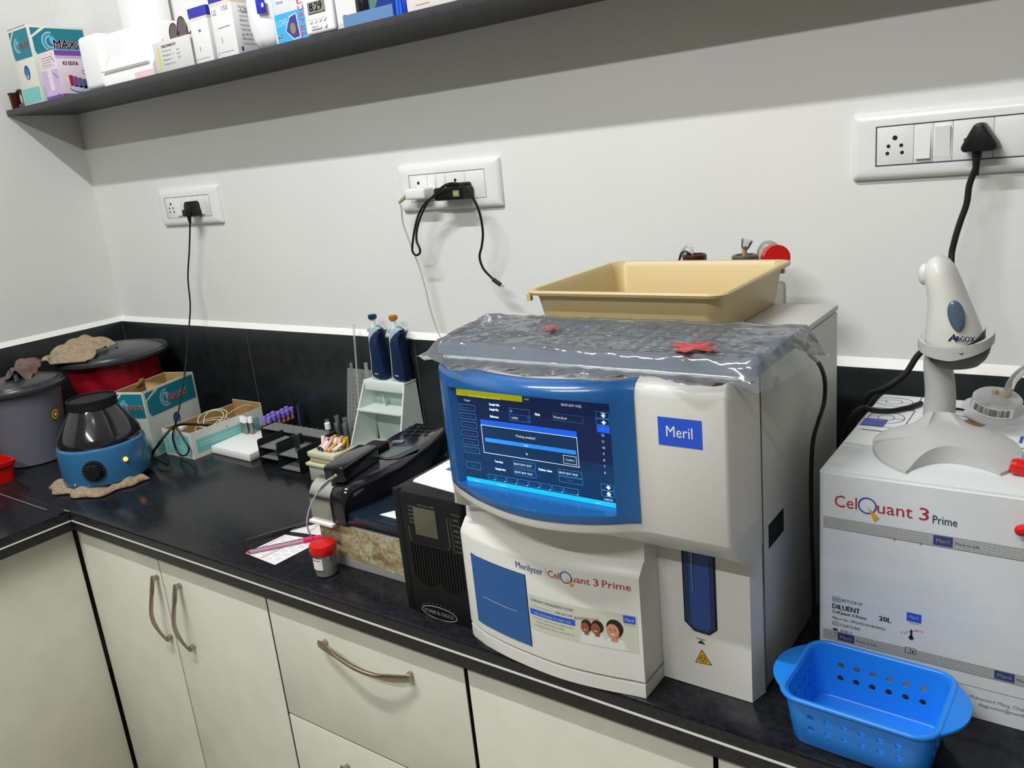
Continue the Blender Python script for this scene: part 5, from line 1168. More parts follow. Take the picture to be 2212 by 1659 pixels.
tx('DILUENT', 187, 934, .0062, .0299, bold=.0002); tx('CelQuant 3 Prime', 187, 965, .0038, .0369, bold=.0001); tx('20L', 508, 1020, .0060, .0124, bold=.0002); tx('Mfg.Lic.No.: MFG/MD/2018/000022', 187, 1006, .0032, .0573)
a = k5(187, 1045); g.frame(a[0], a[1]-.0006, a[0]+.0067, a[1]+.0040, .0004, PRINTK, 3); g.text('LOT', a[0]+.001, a[1]+.0006, .0024, PRINTK, .0047, 3); tx('CQ3P121843', 237, 1058, .0034, .0220)
a = k5(190, 1085); g.poly([(a[0], a[1]), (a[0]+.0055, a[1]), (a[0]+.0055, a[1]+.002), (a[0]+.0038, a[1]+.002), (a[0]+.0038, a[1]+.0034), (a[0]+.002, a[1]+.002), (a[0]+.0017, a[1]+.0034), (a[0], a[1]+.002)], PRINTK, 3); tx('2018-12', 240, 1098, .0032, .0131)
a = k5(200, 1110); g.ring(a[0]+.002, a[1], .0022, .0022, .0004, PRINTK, 3, 14, .6, 5.6); tx('2020-11', 243, 1132, .0030, .0125)
a = k5(697, 1020); g.rect(a[0], a[1], a[0]+.0146, a[1]+.0105, MBLUE, 3); g.text('Meril', a[0]+.0028, a[1]+.0035, .0042, TP, .0088, 4); g.text('Diagnostics', a[0]+.0025, a[1]-.0025, .0016, PRINTG, .0105, 3)
a = k5(728, 1140); g.ell(a[0], a[1], .0026, .0026, PRINTK, 3, 16); g.rect(a[0]-.0010, a[1], a[0]+.0010, a[1]+.0100, PRINTK, 3); g.line([(a[0]-.005, a[1]+.006), (a[0]+.0035, a[1]+.0095)], .0004, CEL, 3); g.text('30°C', a[0]+.0036, a[1]+.0090, .0026, CEL, .0085, 3); g.text('2°C', a[0]-.0110, a[1]+.003, .0024, PRINTG, .0060, 3)
a = k5(685, 1240); g.frame(a[0], a[1], a[0]+.0112, a[1]+.0075, .0005, PRINTK, 3); g.line([(a[0]+.0056, a[1]), (a[0]+.0056, a[1]+.0075)], .0005, PRINTK, 3); g.text('i', a[0]+.0076, a[1]+.0014, .0044, PRINTK, None, 3, bold=.0004)
# small crumb marks on the card (scuffs)
SC = mat('scuff', rgb(150, 158, 166), .5); a = k5(600, 450); g.poly([(a[0], a[1]), (a[0]+.003, a[1]-.001), (a[0]+.002, a[1]-.004)], PRINTG, 3); a = k5(785, 490); g.poly([(a[0], a[1]), (a[0]+.003, a[1]+.001), (a[0]+.001, a[1]-.002)], PRINTG, 3)
a = k5(1130, 1550); g.text('Muktanand Marg, Chala, Vapi', a[0], a[1], .0040, PRINTG, .065, 3); a = k5(1190, 1606); g.text('diagnostics@merillife.com', a[0], a[1], .0040, PRINTG, .058, 3)
g.obj('front_print', t)
g = Flat((0, 0, BH+.0001), (1, 0, 0), (0, 1, 0), .0002).start(PRINTK)
k4 = lambda x, y: g.at(1740+x*.2411, 740+y*.2411)
def rrl(x0, y0, x1, y1, w_=.0008): g.frame(x0, y0, x1, y1, w_, PRINTK, 2)
for (xa, ya, xb, yb) in ((455, 735, 985, 615), (535, 575, 1050, 490)):
    a = k4(xa, ya); b_ = k4(xb, yb); x0, x1 = min(a[0], b_[0]), max(a[0], b_[0]); y0, y1 = min(a[1], b_[1]), max(a[1], b_[1]); rrl(x0, y0, x1, y1)
    cx_, cy_ = (x0+x1)/2, (y0+y1)/2; g.ring(cx_, cy_, (x1-x0)*.40, (y1-y0)*.30, .0008, PRINTK, 2); g.ring(cx_, cy_, (x1-x0)*.18, (y1-y0)*.15, .0007, PRINTK, 2); g.line([(cx_-(x1-x0)*.4, cy_), (cx_-(x1-x0)*.18, cy_+.003)], .0007, PRINTK); g.line([(cx_+(x1-x0)*.4, cy_), (cx_+(x1-x0)*.18, cy_-.003)], .0007, PRINTK)
def lab(xa, ya, xb, yb, mt=TB, tex=None):
    a = k4(xa, ya); b_ = k4(xb, yb); g.rect(min(a[0], b_[0]), min(a[1], b_[1]), max(a[0], b_[0]), max(a[1], b_[1]), mt, 3)
    if tex: g.text(tex, max(a[0], b_[0])-.004, max(a[1], b_[1])-.004, .006, TPL, .012, 4, rot=pi)
LBL = mat('box_blue_label', rgb(48, 62, 160), .4)
lab(485, 735, 740, 695, LBL, 'Meril'); lab(1255, 800, 1430, 770, LBL); lab(1910, 900, 1958, 845, LBL)
a = k4(500, 775); b_ = k4(830, 815); g.line([a, b_], .0022, mat('tape_shadow_line', rgb(96, 96, 92), .5), 2); a = k4(1700, 925); b_ = (BX1, a[1]+.001); g.line([a, b_], .0018, mat('tape_shadow_line', (0, 0, 0)), 2)  # the two grey lines are painted shadow along the tape
a = k4(1520, 850); g.text('Keep away from heat', a[0], a[1]-.002, .0036, mat('orange_print', rgb(226, 120, 90), .5), .040, 3)
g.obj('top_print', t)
MB(KRAFT).prism([(2.290, -.170), (2.30, -.168), (2.308, -.157), (2.286, -.157)], BH, BH+.0006).obj('torn_card', t); m = MB(KRAFT); m.prism([(2.33, -.25), (2.36, -.262), (2.372, -.245), (2.35, -.235)], BH, BH+.0006); m.obj('torn_card', t)
# scanner lead resting on carton
m = MB(BLACK); m.tube([(2.20, -.262, .20), (2.212, -.258, .255)]+[tuple(onz(x, y, .2675)) for x, y in ((1862, 881), (1885, 886), (1920, 888), (1960, 881), (1990, 871))], .0034, 8); tag(m.obj('scanner_lead'), 'black lead lying across the top of the diluent carton towards the scanner', 'cable')
# ------------------------------------------------------------------ barcode scanner on stand
zb = BH+.0002
t = thing('scanner_stand', (2.335, -.345, zb), 'light grey scanner stand with notched dome base and ring cradle on the diluent carton', 'stand')
SG = mat('stand_grey', rgb(186, 186, 184), .42, noise_s=300, noise_a=.04, bump=.06, bump_s=800)
BC = Vector((2.338, -.352)); RAD = .0745; PC = Vector((2.322, -.290))
out = []
FL = (2.3150, -.4380); FR = (2.4000, -.4100)
aL = math.atan2(FL[1]-BC.y, FL[0]-BC.x); aR = math.atan2(FR[1]-BC.y, FR[0]-BC.x)
rL = sqrt((FL[0]-BC.x)**2+(FL[1]-BC.y)**2); rR = sqrt((FR[0]-BC.x)**2+(FR[1]-BC.y)**2)
N = 60
span = (aL+2*pi)-aR
for i in range(N+1):
    q = i/N; a = aR+span*q; r = RAD+(rR-RAD)*max(0, 1-q*5)**1.5+(rL-RAD)*max(0, 1-(1-q)*5)**1.5; out.append((BC.x+r*cos(a), BC.y+r*sin(a), 0))
K = 24; ca = Vector((.5*(FL[0]+FR[0]), .5*(FL[1]+FR[1]))); nn = Vector((-(FR[1]-FL[1]), FR[0]-FL[0])).normalized()
for i in range(1, K):
    q = i/K; p = Vector(FL)*(1-q)+Vector(FR)*q+nn*.034*sin(pi*q)**.8; out.append((p.x, p.y, 1))
def dome(x, y): d = min(1, sqrt((x-BC.x)**2+(y-BC.y)**2)/(RAD+.006)); return .0035+.0225*(1-d*d)
rings = [[(x, y, zb) for x, y, _ in out], [(x, y, zb+.0015) for x, y, _ in out]]
for k in range(0, 13):
    s_ = 1-k/12*.80
    rings.append([(PC.x+(x-PC.x)*s_, PC.y+(y-PC.y)*s_, zb+dome(PC.x+(x-PC.x)*s_, PC.y+(y-PC.y)*s_)+.012*max(0, (k-8)/4)**2) for x, y, _ in out])
m = MB(SG); m.loft(rings); m.obj('base', t)
m = MB(SG); top = ony(2034, 800, -.30); pts = [(PC.x, PC.y, zb+.02), (PC.x+.001, PC.y-.004, .315), (top.x-.004, -.300, .352), (top.x, -.304, .372)]
m.tube(pts, .0165, 20, rf=lambda q: .0175-.003*q); m.obj('pole', t)
# cradle and scanner lie along an axis
SYC = -.312
def sc_ring(pxl, pxr, pyy, depth, yoff=0, n=24, tilt=0):
    a = ony(pxl, pyy, SYC); b = ony(pxr, pyy, SYC); c = (a+b)/2; r = (b-a).length/2; ex = (b-a).normalized()
    return [c+ex*r*cos(2*pi*k/n)+Vector((0, 1, tilt))*depth*sin(2*pi*k/n)+Vector((0, yoff, 0)) for k in range(n)]
m = MB(mat('cradle_cup_dark', rgb(70, 70, 70), .45)); m.loft([sc_ring(2046, 2096, 792, .012), sc_ring(2026, 2116, 788, .022), sc_ring(2010, 2130, 776, .030), sc_ring(2002, 2138, 762, .033), sc_ring(2000, 2142, 748, .034)]); m.obj('cradle_cup', t)
m = MB(SG); R0 = []; n = 40
cL = ony(1984, 722, SYC); cR = ony(2150, 716, SYC); cc = (cL+cR)/2; rx = (cR-cL).length/2; DZ = cc.z-ony(2070, 753, SYC-.034).z
for k in range(n+1):
    a = radians(-182+184*k/n); c_, s_ = cos(a), sin(a); dz = -DZ*max(0, -s_)+(cR.z-cL.z)/2*c_
    px0 = Vector((cc.x+rx*c_, SYC+.034*s_, cc.z+dz)); pi0 = Vector((cc.x+(rx-.0035)*c_, SYC+.0305*s_, cc.z+dz))
    h = .0150-.004*abs(c_)
    R0.append([px0+Vector((0, 0, 0)), px0+Vector((0, 0, -h)), pi0+Vector((0, 0, -h)), pi0])
m.loft(R0); m.obj('cradle_ring', t, ang=60)
t = thing('barcode_scanner', (2.335, SYC, .36), 'white and grey handheld barcode scanner head down in its ring cradle', 'scanner')
WS = mat('scanner_shell', rgb(216, 216, 208), .32)
prof = ((2020, 2036, 553, .010), (2008, 2050, 560, .017), (2000, 2062, 572, .0215), (1997, 2070, 588, .024), (1998, 2078, 606, .0255), (2002, 2086, 626, .0265), (2004, 2094, 646, .0275), (2004, 2103, 666, .0285), (2002, 2111, 686, .0295), (2000, 2119, 706, .030), (1998, 2127, 724, .030), (1998, 2132, 740, .0295), (2004, 2131, 752, .028), (2022, 2118, 764, .024), (2045, 2100, 770, .018))
m = MB(WS); m.loft([sc_ring(a, b_, y, d) for a, b_, y, d in prof]); m.obj('shell', t, ang=80)
def front_pt(xp, yp, push=.0012):
    # nearest profile depth at that height
    for (a, b_, y, d), (a2, b2, y2, d2) in zip(prof[:-1], prof[1:]):
        if y <= yp <= y2:
            q = (yp-y)/(y2-y); A = a+(a2-a)*q; B = b_+(b2-b_)*q; D = d+(d2-d)*q; u = (xp-(A+B)/2)/((B-A)/2); Y = SYC-D*sqrt(max(.02, 1-u*u)); return ony(xp, yp, Y-push)
    return ony(xp, yp, SYC-.03)
m = MB(mat('scanner_button', rgb(92, 112, 134), .22, metal=.3)); n = 24; rings = []
for s_, pu in ((1, .0004), (.96, .0016), (.8, .0024), (.45, .0028), (.08, .0028)): rings.append([front_pt(2066+s_*(19*cos(2*pi*k/n)*(1-.12*sin(2*pi*k/n)) + 5*sin(2*pi*k/n)*.9), 683+s_*34*sin(2*pi*k/n), pu) for k in range(n)])
m.loft(rings); m.obj('trigger_button', t, ang=80)
m = MB(mat('scanner_collar', rgb(96, 96, 94), .45)); n = 40
def collar(k, yo, s_): 
    u = -1+2*k/n; xp = 2066+66*u; return front_pt(min(max(xp, 2001), 2130), 704+46*(1-u*u)**.9+yo, s_)
vs = [collar(k, 0, .0010) for k in range(n+1)]+[front_pt(min(max(2065+72*(-1+2*k/n), 2004), 2128), 768, .002) for k in range(n+1)]
m.add(vs, [(k, k+1, n+1+k+1, n+1+k) for k in range(n)]); m.obj('grey_collar', t)
m = MB(WS); p = ony(1997, 592, SYC+.002); m.sph((p.x, p.y, p.z), .0085, .8, 1.0, 1.45, M=None); m.obj('hook_bump', t)
f = Flat(front_pt(2049, 737, .0012), (1, -.05, 0), (0, .16, 1), .0004).start(DKB); f.text('A', 0, 0, .0088, DKB, None, 1, bold=.0006); f.text('RGOX', .0078, .0004, .0058, DKB, .0180, 1, bold=.0003); f.obj('maker_name', t)
# ------------------------------------------------------------------ white cap with hose, red nozzles
cc = Vector((2.372, -.214, BH)); tl = Matrix.Translation(cc+Vector((0, 0, .004))) @ Matrix.Rotation(radians(10), 4, 'X') @ Matrix.Rotation(radians(8), 4, 'Y')
t = thing('hose_cap', cc, 'big white screw cap with barcode label and clear hose lying on the diluent carton', 'cap')
m = MB(mat('milky_cap', rgb(198, 200, 200), .35)); m.lathe([(.036, 0), (.0375, .002), (.0375, .004), (.034, .006), (.0285, .008), (.0272, .022), (.025, .0245), (0, .0245)], 44, M=tl); m.obj('cap_body', t)
m = MB(PAPER); n = 14; vs = [tl @ Vector(((.0290-.0008*j)*cos(radians(-150+105*i/n)), (.0290-.0008*j)*sin(radians(-150+105*i/n)), .0085+.0135*j)) for j in (0, 1) for i in range(n+1)]
m.add(vs, [(i, i+1, n+1+i+1, n+1+i) for i in range(n)]); m.use(PRINTK); rr = random.Random(9); a = -142
while a < -55:
    w_ = rr.choice((.8, 1.2, 2.0)); vs = [tl @ Vector(((.0292-.0008*j)*cos(radians(a+w_*i)), (.0292-.0008*j)*sin(radians(a+w_*i)), .0110+.0090*j)) for j in (0, 1) for i in (0, 1)]
    m.add(vs, [(0, 1, 3, 2)]); a += w_+rr.choice((.9, 1.4, 1.8))
m.obj('barcode_label', t)
m = MB(mat('hose_spout', rgb(206, 190, 160), .4)); m.cyl(tl @ Vector((.006, .004, .0235)), tl @ Vector((.010, .004, .035)), .0055, .005, 14); m.cyl(tl @ Vector((-.004, .006, .0235)), tl @ Vector((-.005, .006, .030)), .004, .004, 12); m.obj('spout', t)
m = MB(GL2); s0 = tl @ Vector((.009, .004, .033)); m.tube([s0, s0+Vector((.006, .0, .016)), s0+Vector((.020, 0, .030)), s0+Vector((.036, 0, .024)), s0+Vector((.046, 0, .0)), s0+Vector((.050, .01, -.034))], .0052, 12); m.obj('clear_hose', t)
m = MB(BLACK); m.tube([(2.352, -.222, BH+.004), (2.335, -.232, BH+.012), (2.318, -.222, BH+.008), (2.322, -.208, BH+.003), (2.340, -.208, BH+.004)], .0014, 6); tag(m.obj('wire_loop'), 'short bent dark wire beside the white hose cap', 'wire')
t = thing('red_nozzle', (2.47, -.40, BH), 'red ribbed nozzle hooked over the carton top at the right photo edge', 'nozzle')
a = ony(2192, 1006, -.40); d = Vector((.9, .1, -.22)).normalized(); b_ = ony(2205, 1146, -.468); e_ = a+d*.050
m = MB(RED); m.cyl(a, a+d*.016, .0085, .0095, 18); m.cyl(a+d*.016, e_, .0105, .0105, 18); m.cyl(a-d*.004, a, .006, .0085, 18)
for k in range(5): m.lathe([(.0105, 0), (.0112, .001), (.0112, .002), (.0105, .003)], 18, M=Matrix.Translation(a+d*(.019+.006*k)) @ d.to_track_quat('Z', 'Y').to_matrix().to_4x4())
m.obj('nozzle_head', t)
m = MB(RED); m.tube([e_-d*.004, e_+Vector((.010, -.012, .004)), e_+Vector((.012, -.045, .006)), (e_.x+.010, -.474, BH+.002), (b_.x+.046, -.478, b_.z+.026), b_+Vector((.022, -.004, .010)), b_], .0058, 12); m.sph(b_, .0056); m.obj('curved_spout', t)
# ------------------------------------------------------------------ blue basket
BK = mat('bright_blue_plastic', rgb(32, 132, 232), .3, bump=.04, bump_s=200)
t = thing('plastic_basket', (2.30, -.54, 0), 'bright blue perforated plastic basket with two end grips at the counter edge', 'basket')
Cb = Vector((2.3035, -.541)); rot = -.035
def brr(hx, hy, r, z, n=8): 
    return [(Cb.x+a*cos(rot)-b*sin(rot), Cb.y+a*sin(rot)+b*cos(rot), z) for a, b in bar_rect(-hx, hx, -hy, hy, r, n)]
base = MB(BK); base.loft([brr(.0655, .0445, .015, .0008), brr(.0670, .0465, .016, .004), brr(.0735, .0560, .020, .058), brr(.0735, .0560, .020, .062), brr(.0712, .0537, .019, .062), brr(.0650, .0445, .0145, .0045), brr(.0640, .0435, .014, .0035)])
cut = MB(BK)
def hole(x, z, r, axis):
    a, b = x
    if axis == 'y': p = Vector((a, b-.012, z)); q_ = Vector((a, b+.012, z))
    else: p = Vector((a-.012, b, z)); q_ = Vector((a+.012, b, z))
    Rz = Matrix.Rotation(rot, 4, 'Z'); P = Rz @ Vector((p.x, p.y, z)); Q = Rz @ Vector((q_.x, q_.y, z)); o_ = Vector((Cb.x, Cb.y, 0)); cut.cyl(o_+P, o_+Q, r, n=16)
for i in range(6):
    for j in range(2):
        for sgn in (-1, 1): hole((-.0425+.0172*i, sgn*(.0475+.0095*(.030+.014*j)/.06)), .027+.0150*j, .0036, 'y')
for i in range(4):
    for j in range(2):
        for sgn in (-1, 1): hole((sgn*(.0675+.0062*(.028+.014*j)/.06), -.0250+.0150*i+.004*j), .027+.0140*j, .0032, 'x')
vs, fs = boolean(base, cut); m = MB(BK); m.add(vs, fs); m.obj('basket_body', t, ang=30)
m = MB(BK); ringpts = bar_rect(-.0755, .0755, -.0580, .0580, .022, 10)
m2 = [(Cb.x+a*cos(rot)-b*sin(rot), Cb.y+a*sin(rot)+b*cos(rot), .0625) for a, b in ringpts]
n = len(m2); rgs = []
for i in range(n):
    p = Vector(m2[i]); tng = (Vector(m2[(i+1) % n])-Vector(m2[i-1])).normalized(); nr = tng.cross(Vector((0, 0, 1)))
    rgs.append([p+nr*.0034*cos(2*pi*k/10)+Vector((0, 0, 1))*.0028*sin(2*pi*k/10) for k in range(10)])
m.loft(rgs, closed=True); m.obj('rim', t, ang=80)
for sgn in (-1, 1):
    P = []
    for i in range(15):
        q = -1+2*i/14; P.append((sgn*(.0745+.0225*(1-abs(q)**2.4)), q*.046))
    P2 = [(sgn*.0735, .046), (sgn*.0735, -.046)]
    pl = [(Cb.x+a*cos(rot)-b*sin(rot), Cb.y+a*sin(rot)+b*cos(rot)) for a, b in (P+P2)]
    m = MB(BK); m.prism(pl, .0600, .0638, None, .0012); m.obj('grip', t)
# ------------------------------------------------------------------ shelf goods
def carton(name, x0, x1, y0, y1, z0, h, label, mt=WCARD, group=None):
    t = thing(name, ((x0+x1)/2, (y0+y1)/2, z0), label, 'box', group); MB(mt).box(x0, x1, y0, y1, z0, z0+h, .0008).obj('carton', t); return t
Z = ZS+.0002
# big MAXX carton
O = Vector((.084, -.180, Z)); Wd, Dd, Hd = .104, .150, .188
t = thing('glove_carton', (O.x, O.y, Z), 'white and teal glove carton at the corner end of the wall shelf', 'box'); MB(WCARD).box(O.x, O.x+Wd, O.y, O.y+Dd, Z, Z+Hd, .0008).obj('carton', t)
for fl, nm in ((Flat(O, (1, 0, 0), (0, 0, 1)), 'front_print'), (Flat(O+Vector((Wd, 0, 0)), (0, 1, 0), (0, 0, 1)), 'side_print')):
    fl.start(TEAL); maxx_front(Wd, Hd, Dd)(fl, nm); fl.obj(nm, t)
m = MB(mat('brown_seam', rgb(120, 100, 84), .7)); m.box(O.x, O.x+Wd-.01, O.y, O.y+.002, Z+Hd, Z+Hd+.0015); m.obj('open_seam', t)
# K3 EDTA carton
LIL = mat('lilac_card', rgb(200, 176, 214), .5); VIO = mat('violet_print', rgb(112, 72, 160), .5); PKC = mat('pale_pink_card', rgb(226, 212, 220), .5)
t = carton('tube_carton', .222, .304, -.1865, -.105, Z, .112, 'small lilac and white blood tube carton marked K3 EDTA on the wall shelf', PKC)
f = Flat((.222, -.1865, Z), (1, 0, 0), (0, 0, 1)).start(LIL); f.rect(.001, .001, .081, .068, LIL); f.rect(.001, .001, .081, .008, VIO, 2); f.rect(.030, .02, .052, .07, PKC, 2); f.rect(.010, .076, .072, .108, PKC, 2)
for i in range(4): f.line([(.015, .08+.006*i), (.060, .08+.006*i)], .001, PRINTG)
for z_ in (.10, .060, .012): f.line([(.058, z_), (.076, z_-.014)], .0016, mat('tab_cut', rgb(60, 30, 46), .6), 3)
f.obj('front_print', t)
f = Flat((.304, -.1865, Z), (0, 1, 0), (0, 0, 1)).start(LIL); f.rect(0, .098, .081, .111, VIO); f.rect(0, .092, .081, .098, LIL); f.rect(0, .001, .081, .008, VIO); f.text('K3 EDTA', .017, .076, .0088, PRINTK, .038, 2, bold=.0004)
for i, c_ in enumerate((rgb(170, 24, 60), rgb(130, 60, 150), rgb(90, 90, 130), rgb(70, 80, 140))): mm = mat('tube_print_%d' % i, c_, .5); f.rect(.024+.011*i, .026-.002*i, .034+.011*i, .052-.003*i, mm, 2); f.rect(.026+.011*i, .018, .032+.011*i, .027, SWL, 2)
f.ring(.05, .022, .030, .012, .003, mat('blue_swirl', rgb(90, 120, 205), .5), 3, 24, pi, 2*pi); f.ring(.066, .060, .006, .005, .001, PRINTG, 3); f.obj('side_print', t)
MB(mat('brown_seam', (0, 0, 0))).box(.222, .300, -.1865, -.185, Z+.112, Z+.1135).obj('open_seam', t)
# brown bottle and hanging clip at the corner end
t = thing('amber_bottle', (.036, -.172, Z), 'tiny amber bottle at the corner end of the wall shelf', 'bottle')
m = MB(mat('amber', rgb(70, 22, 14), .15)); m.lathe([(.010, 0), (.012, .003), (.013, .030), (.0135, .036), (.011, .036), (0, .036)], 24, c=(.030, -.176, Z)); m.obj('body', t)
MB(mat('amber_dark', rgb(40, 12, 10), .3)).lathe([(.0150, .036), (.0150, .041), (.010, .042), (0, .042)], 24, c=(.030, -.176, Z)).obj('rim', t)
t = thing('rubber_bulb', (.063, -.168, Z), 'dark curved rubber teat standing between the amber bottle and the glove carton', 'rubber bulb'); m = MB(mat('dark_rubber', rgb(34, 24, 30), .4)); m.tube([(.046, -.176, Z+.036), (.053, -.174, Z+.043), (.064, -.172, Z+.042), (.072, -.172, Z+.030), (.077, -.172, Z+.008)], .0048, 10); m.obj('curve', t)
MB(mat('grey_base', rgb(80, 80, 100), .4)).box(.050, .080, -.180, -.160, Z, Z+.010, .002).obj('base', t)
# white boxy containers
WB = mat('bright_white', rgb(238, 238, 238), .45)
t = thing('white_dispenser', (.47, -.13, Z), 'white boxy plastic dispenser with a slanted opening on the wall shelf', 'dispenser')
m = MB(WB); m.box(.410, .498, -.183, -.060, Z, Z+.122, .012, seg=4); m.obj('left_block', t)
m = MB(WB); m.box(.498, .705, -.160, -.060, Z, Z+.118, .006); m.obj('back_block', t)
m = MB(WB); m.add([(.500, -.186, Z), (.708, -.186, Z), (.708, -.150, Z), (.500, -.150, Z), (.500, -.186, Z+.022), (.708, -.186, Z+.022), (.708, -.150, Z+.080), (.500, -.150, Z+.080)], [(0, 1, 2, 3), (4, 5, 6, 7), (0, 1, 5, 4), (1, 2, 6, 5), (2, 3, 7, 6), (3, 0, 4, 7)]); m.obj('sloped_tray', t)
m = MB(mat('pink_tint', rgb(236, 200, 208), .5)); m.box(.632, .707, -.1868, -.186, Z, Z+.014); m.obj('pink_patch', t)
m = MB(WB); m.box(.505, .695, -.192, -.184, Z+.030, Z+.034, .001, Matrix.Translation((0, 0, 0))); m.obj('paper_lip', t)
m = MB(WB); m.box(.40, .56, -.050, -.012, Z, Z+.30, .004); tag(m.obj('white_sheet_box'), 'tall plain white box against the wall behind the dispenser', 'box')
# kit box
t = carton('kit_box', .716, .856, -.1835, -.090, Z, .0625, 'white test kit box with a yellow stripe below the sunglasses on the shelf', mat('kit_card', rgb(214, 214, 210), .5))
f = Flat((.716, -.1835, Z), (1, 0, 0), (0, 0, 1)).start(YEL); f.rect(.016, .010, .021, .050, mat('kit_yellow', rgb(232, 200, 50), .5)); f.text('CREATININE KIT', .032, .049, .0055, PRINTG, .055, 2, bold=.0002)
for i, s_ in enumerate(('For IVD use only', 'Reagent 1', 'Reagent 2', 'Standard 5 ml')): f.text(s_, .032, .041-.009*i, .0036, PRINTG, .034+.008*(i % 2), 2)
for i, s_ in enumerate(('2x50', '1x5', '2-8')): f.text(s_, .085, .038-.008*i, .0036, PRINTG, .011, 2)
f.obj('front_print', t)
f = Flat((.856, -.1835, Z), (0, 1, 0), (0, 0, 1)).start(PRINTG); f.rect(0, 0, .092, .055, mat('kit_side_shade', rgb(168, 168, 166), .5)); f.obj('side_print', t)  # grey over the side face is painted shade, not print
# sunglasses
t = thing('sunglasses', (.78, -.15, Z+.063), 'dark rimless sunglasses standing on the small kit box', 'sunglasses')
LENS = mat('tinted_lens', rgb(96, 84, 84), .12); FRM = mat('dark_frame', rgb(38, 22, 26), .3); zk = Z+.0630
def lens(x0, x1, zz0, zz1, yy, dy):
    P = []
    for i in range(24):
        a = 2*pi*i/24; ax = (x0+x1)/2+(x1-x0)/2*cos(a)*(1-.12*sin(a)); az = (zz0+zz1)/2+(zz1-zz0)/2*(sin(a) if sin(a) > 0 else -abs(sin(a))**.6); P.append((ax, az))
    return P
for x0, x1, h, yy in ((.738, .770, .038, -.148), (.773, .806, .046, -.150)):
    m = MB(LENS); P = lens(x0, x1, zk+.001, zk+h, yy, 0); yprism(m, P, yy-.0012, yy+.0012); m.obj('lens', t)
    m = MB(FRM); m.tube([(a, yy-.001, b) for a, b in P+P[:1]], .0012, 6, 2); m.obj('rim', t)
m = MB(FRM); m.tube([(.766, -.149, zk+.014), (.771, -.151, zk+.018), (.776, -.150, zk+.014)], .0016, 8); m.obj('bridge', t)
m = MB(FRM); m.tube([(.806, -.150, zk+.010), (.812, -.140, zk+.008), (.813, -.110, zk+.020), (.812, -.10, zk+.055)], .0016, 8); m.tube([(.803, -.152, zk+.006), (.815, -.151, zk+.010), (.820, -.150, zk+.014), (.814, -.148, zk+.006), (.803, -.149, zk+.004)], .0012, 6); m.obj('temple_arm', t)
# white and blue syringe style cartons
NB = mat('royal_blue_print', rgb(52, 52, 168), .5); NBS = mat('royal_blue_side', rgb(24, 40, 180), .5); PKP = mat('peach_band', rgb(240, 212, 196), .5); WC2 = mat('bright_card', rgb(232, 232, 232), .5)
def us_carton(x0, x1, y0, dpt, h, label, big):
    t = carton('test_carton', x0, x1, y0, y0+dpt, Z, h, label, WC2, 'blue topped white test cartons')
    w_ = x1-x0; f = Flat((x0, y0, Z), (1, 0, 0), (0, 0, 1)).start(NB); f.rect(0, h*.82, w_, h, NB); f.rect(0, h*.78, w_, h*.82, PKP)
    if big: f.text('URIC TEST', w_*.12, h*.88, .006, WC2, w_*.66, 2, bold=.0006); f.text('US', w_*.08, h*.64, .010, PRINTG, .014, 2); f.text('150', w_*.55, h*.68, .009, mat('lilac_print', rgb(120, 110, 190), .5), .020, 2); f.line([(w_*.25, h*.44), (w_*.8, h*.45)], .0012, PRINTG)
    else: f.rect(w_*.42, h*.56, w_*.56, h*.60, PRINTG, 2)
    f.line([(w_*.35, h*.22), (w_*.36, h*.30)], .0014, PRINTG); f.line([(w_*.1, h*.05), (w_*.11, h*.10)], .0014, PRINTG); f.rect(w_*.2, h*.08, w_*.8, h*.085, PRINTG, 2); f.obj('front_print', t)
    f = Flat((x1, y0, Z), (0, 1, 0), (0, 0, 1)).start(NBS); f.rect(0, h*.82, dpt, h, NBS); f.rect(0, h*.78, dpt, h*.82, PKP)
    f.text('US', dpt*.25, h*.62, .010, PRINTG, .016, 2)
    if big:
        for i, s_ in enumerate(('Specific Gravity', 'Protein', 'Glucose', 'Bilirubin', 'Ketone', 'Nitrite', 'pH', 'Blood', 'Leucocyte')): f.text(s_, dpt*.18, h*(.70-.068*i), .0042, PRINTG, dpt*(.5 if len(s_) > 8 else .3), 2)
        f.rect(dpt*.10, h*.06, dpt*.16, h*.12, NB, 2)
    else: f.rect(dpt*.35, h*.88, dpt*.6, h*.94, WC2, 2)
    f.obj('side_print', t); return t
us_carton(.864, .925, -.1835, .055, .108, 'blue topped white test carton right beside the sunglasses', 0)
us_carton(.938, 1.008, -.1835, .085, .128, 'taller blue topped white test carton with side text beside the white pouch', 1)
us_carton(.935, .975, -.090, .050, .118, 'blue topped white test carton half hidden behind the other two', 0)
# white pouch with blue mark
t = thing('white_pouch', (1.06, -.15, Z), 'bulging white pouch with one dark blue square mark on the wall shelf', 'pouch')
rings = []
for k in range(9):
    q = k/8; s_ = sin(pi*min(.999, .12+.8*q))**.35; z = Z+.003+.150*q
    rings.append([(1.070+.050*s_*cos(2*pi*i/28)*(1+.03*sin(i*2.3+k)), -.145+.032*s_*sin(2*pi*i/28)*(1+.05*cos(i*1.7+k)), z) for i in range(28)])
m = MB(WB); m.loft(rings); m.obj('pouch', t, ang=80)
p = ony(565, 13, -.178); m = MB(NBS); m.box(p.x-.013, p.x+.013, -.1815, -.1795, p.z-.013, p.z+.013, .001); m.use(WB); m.box(p.x+.004, p.x+.010, -.1818, -.1812, p.z-.003, p.z+.004); m.obj('blue_mark', t)
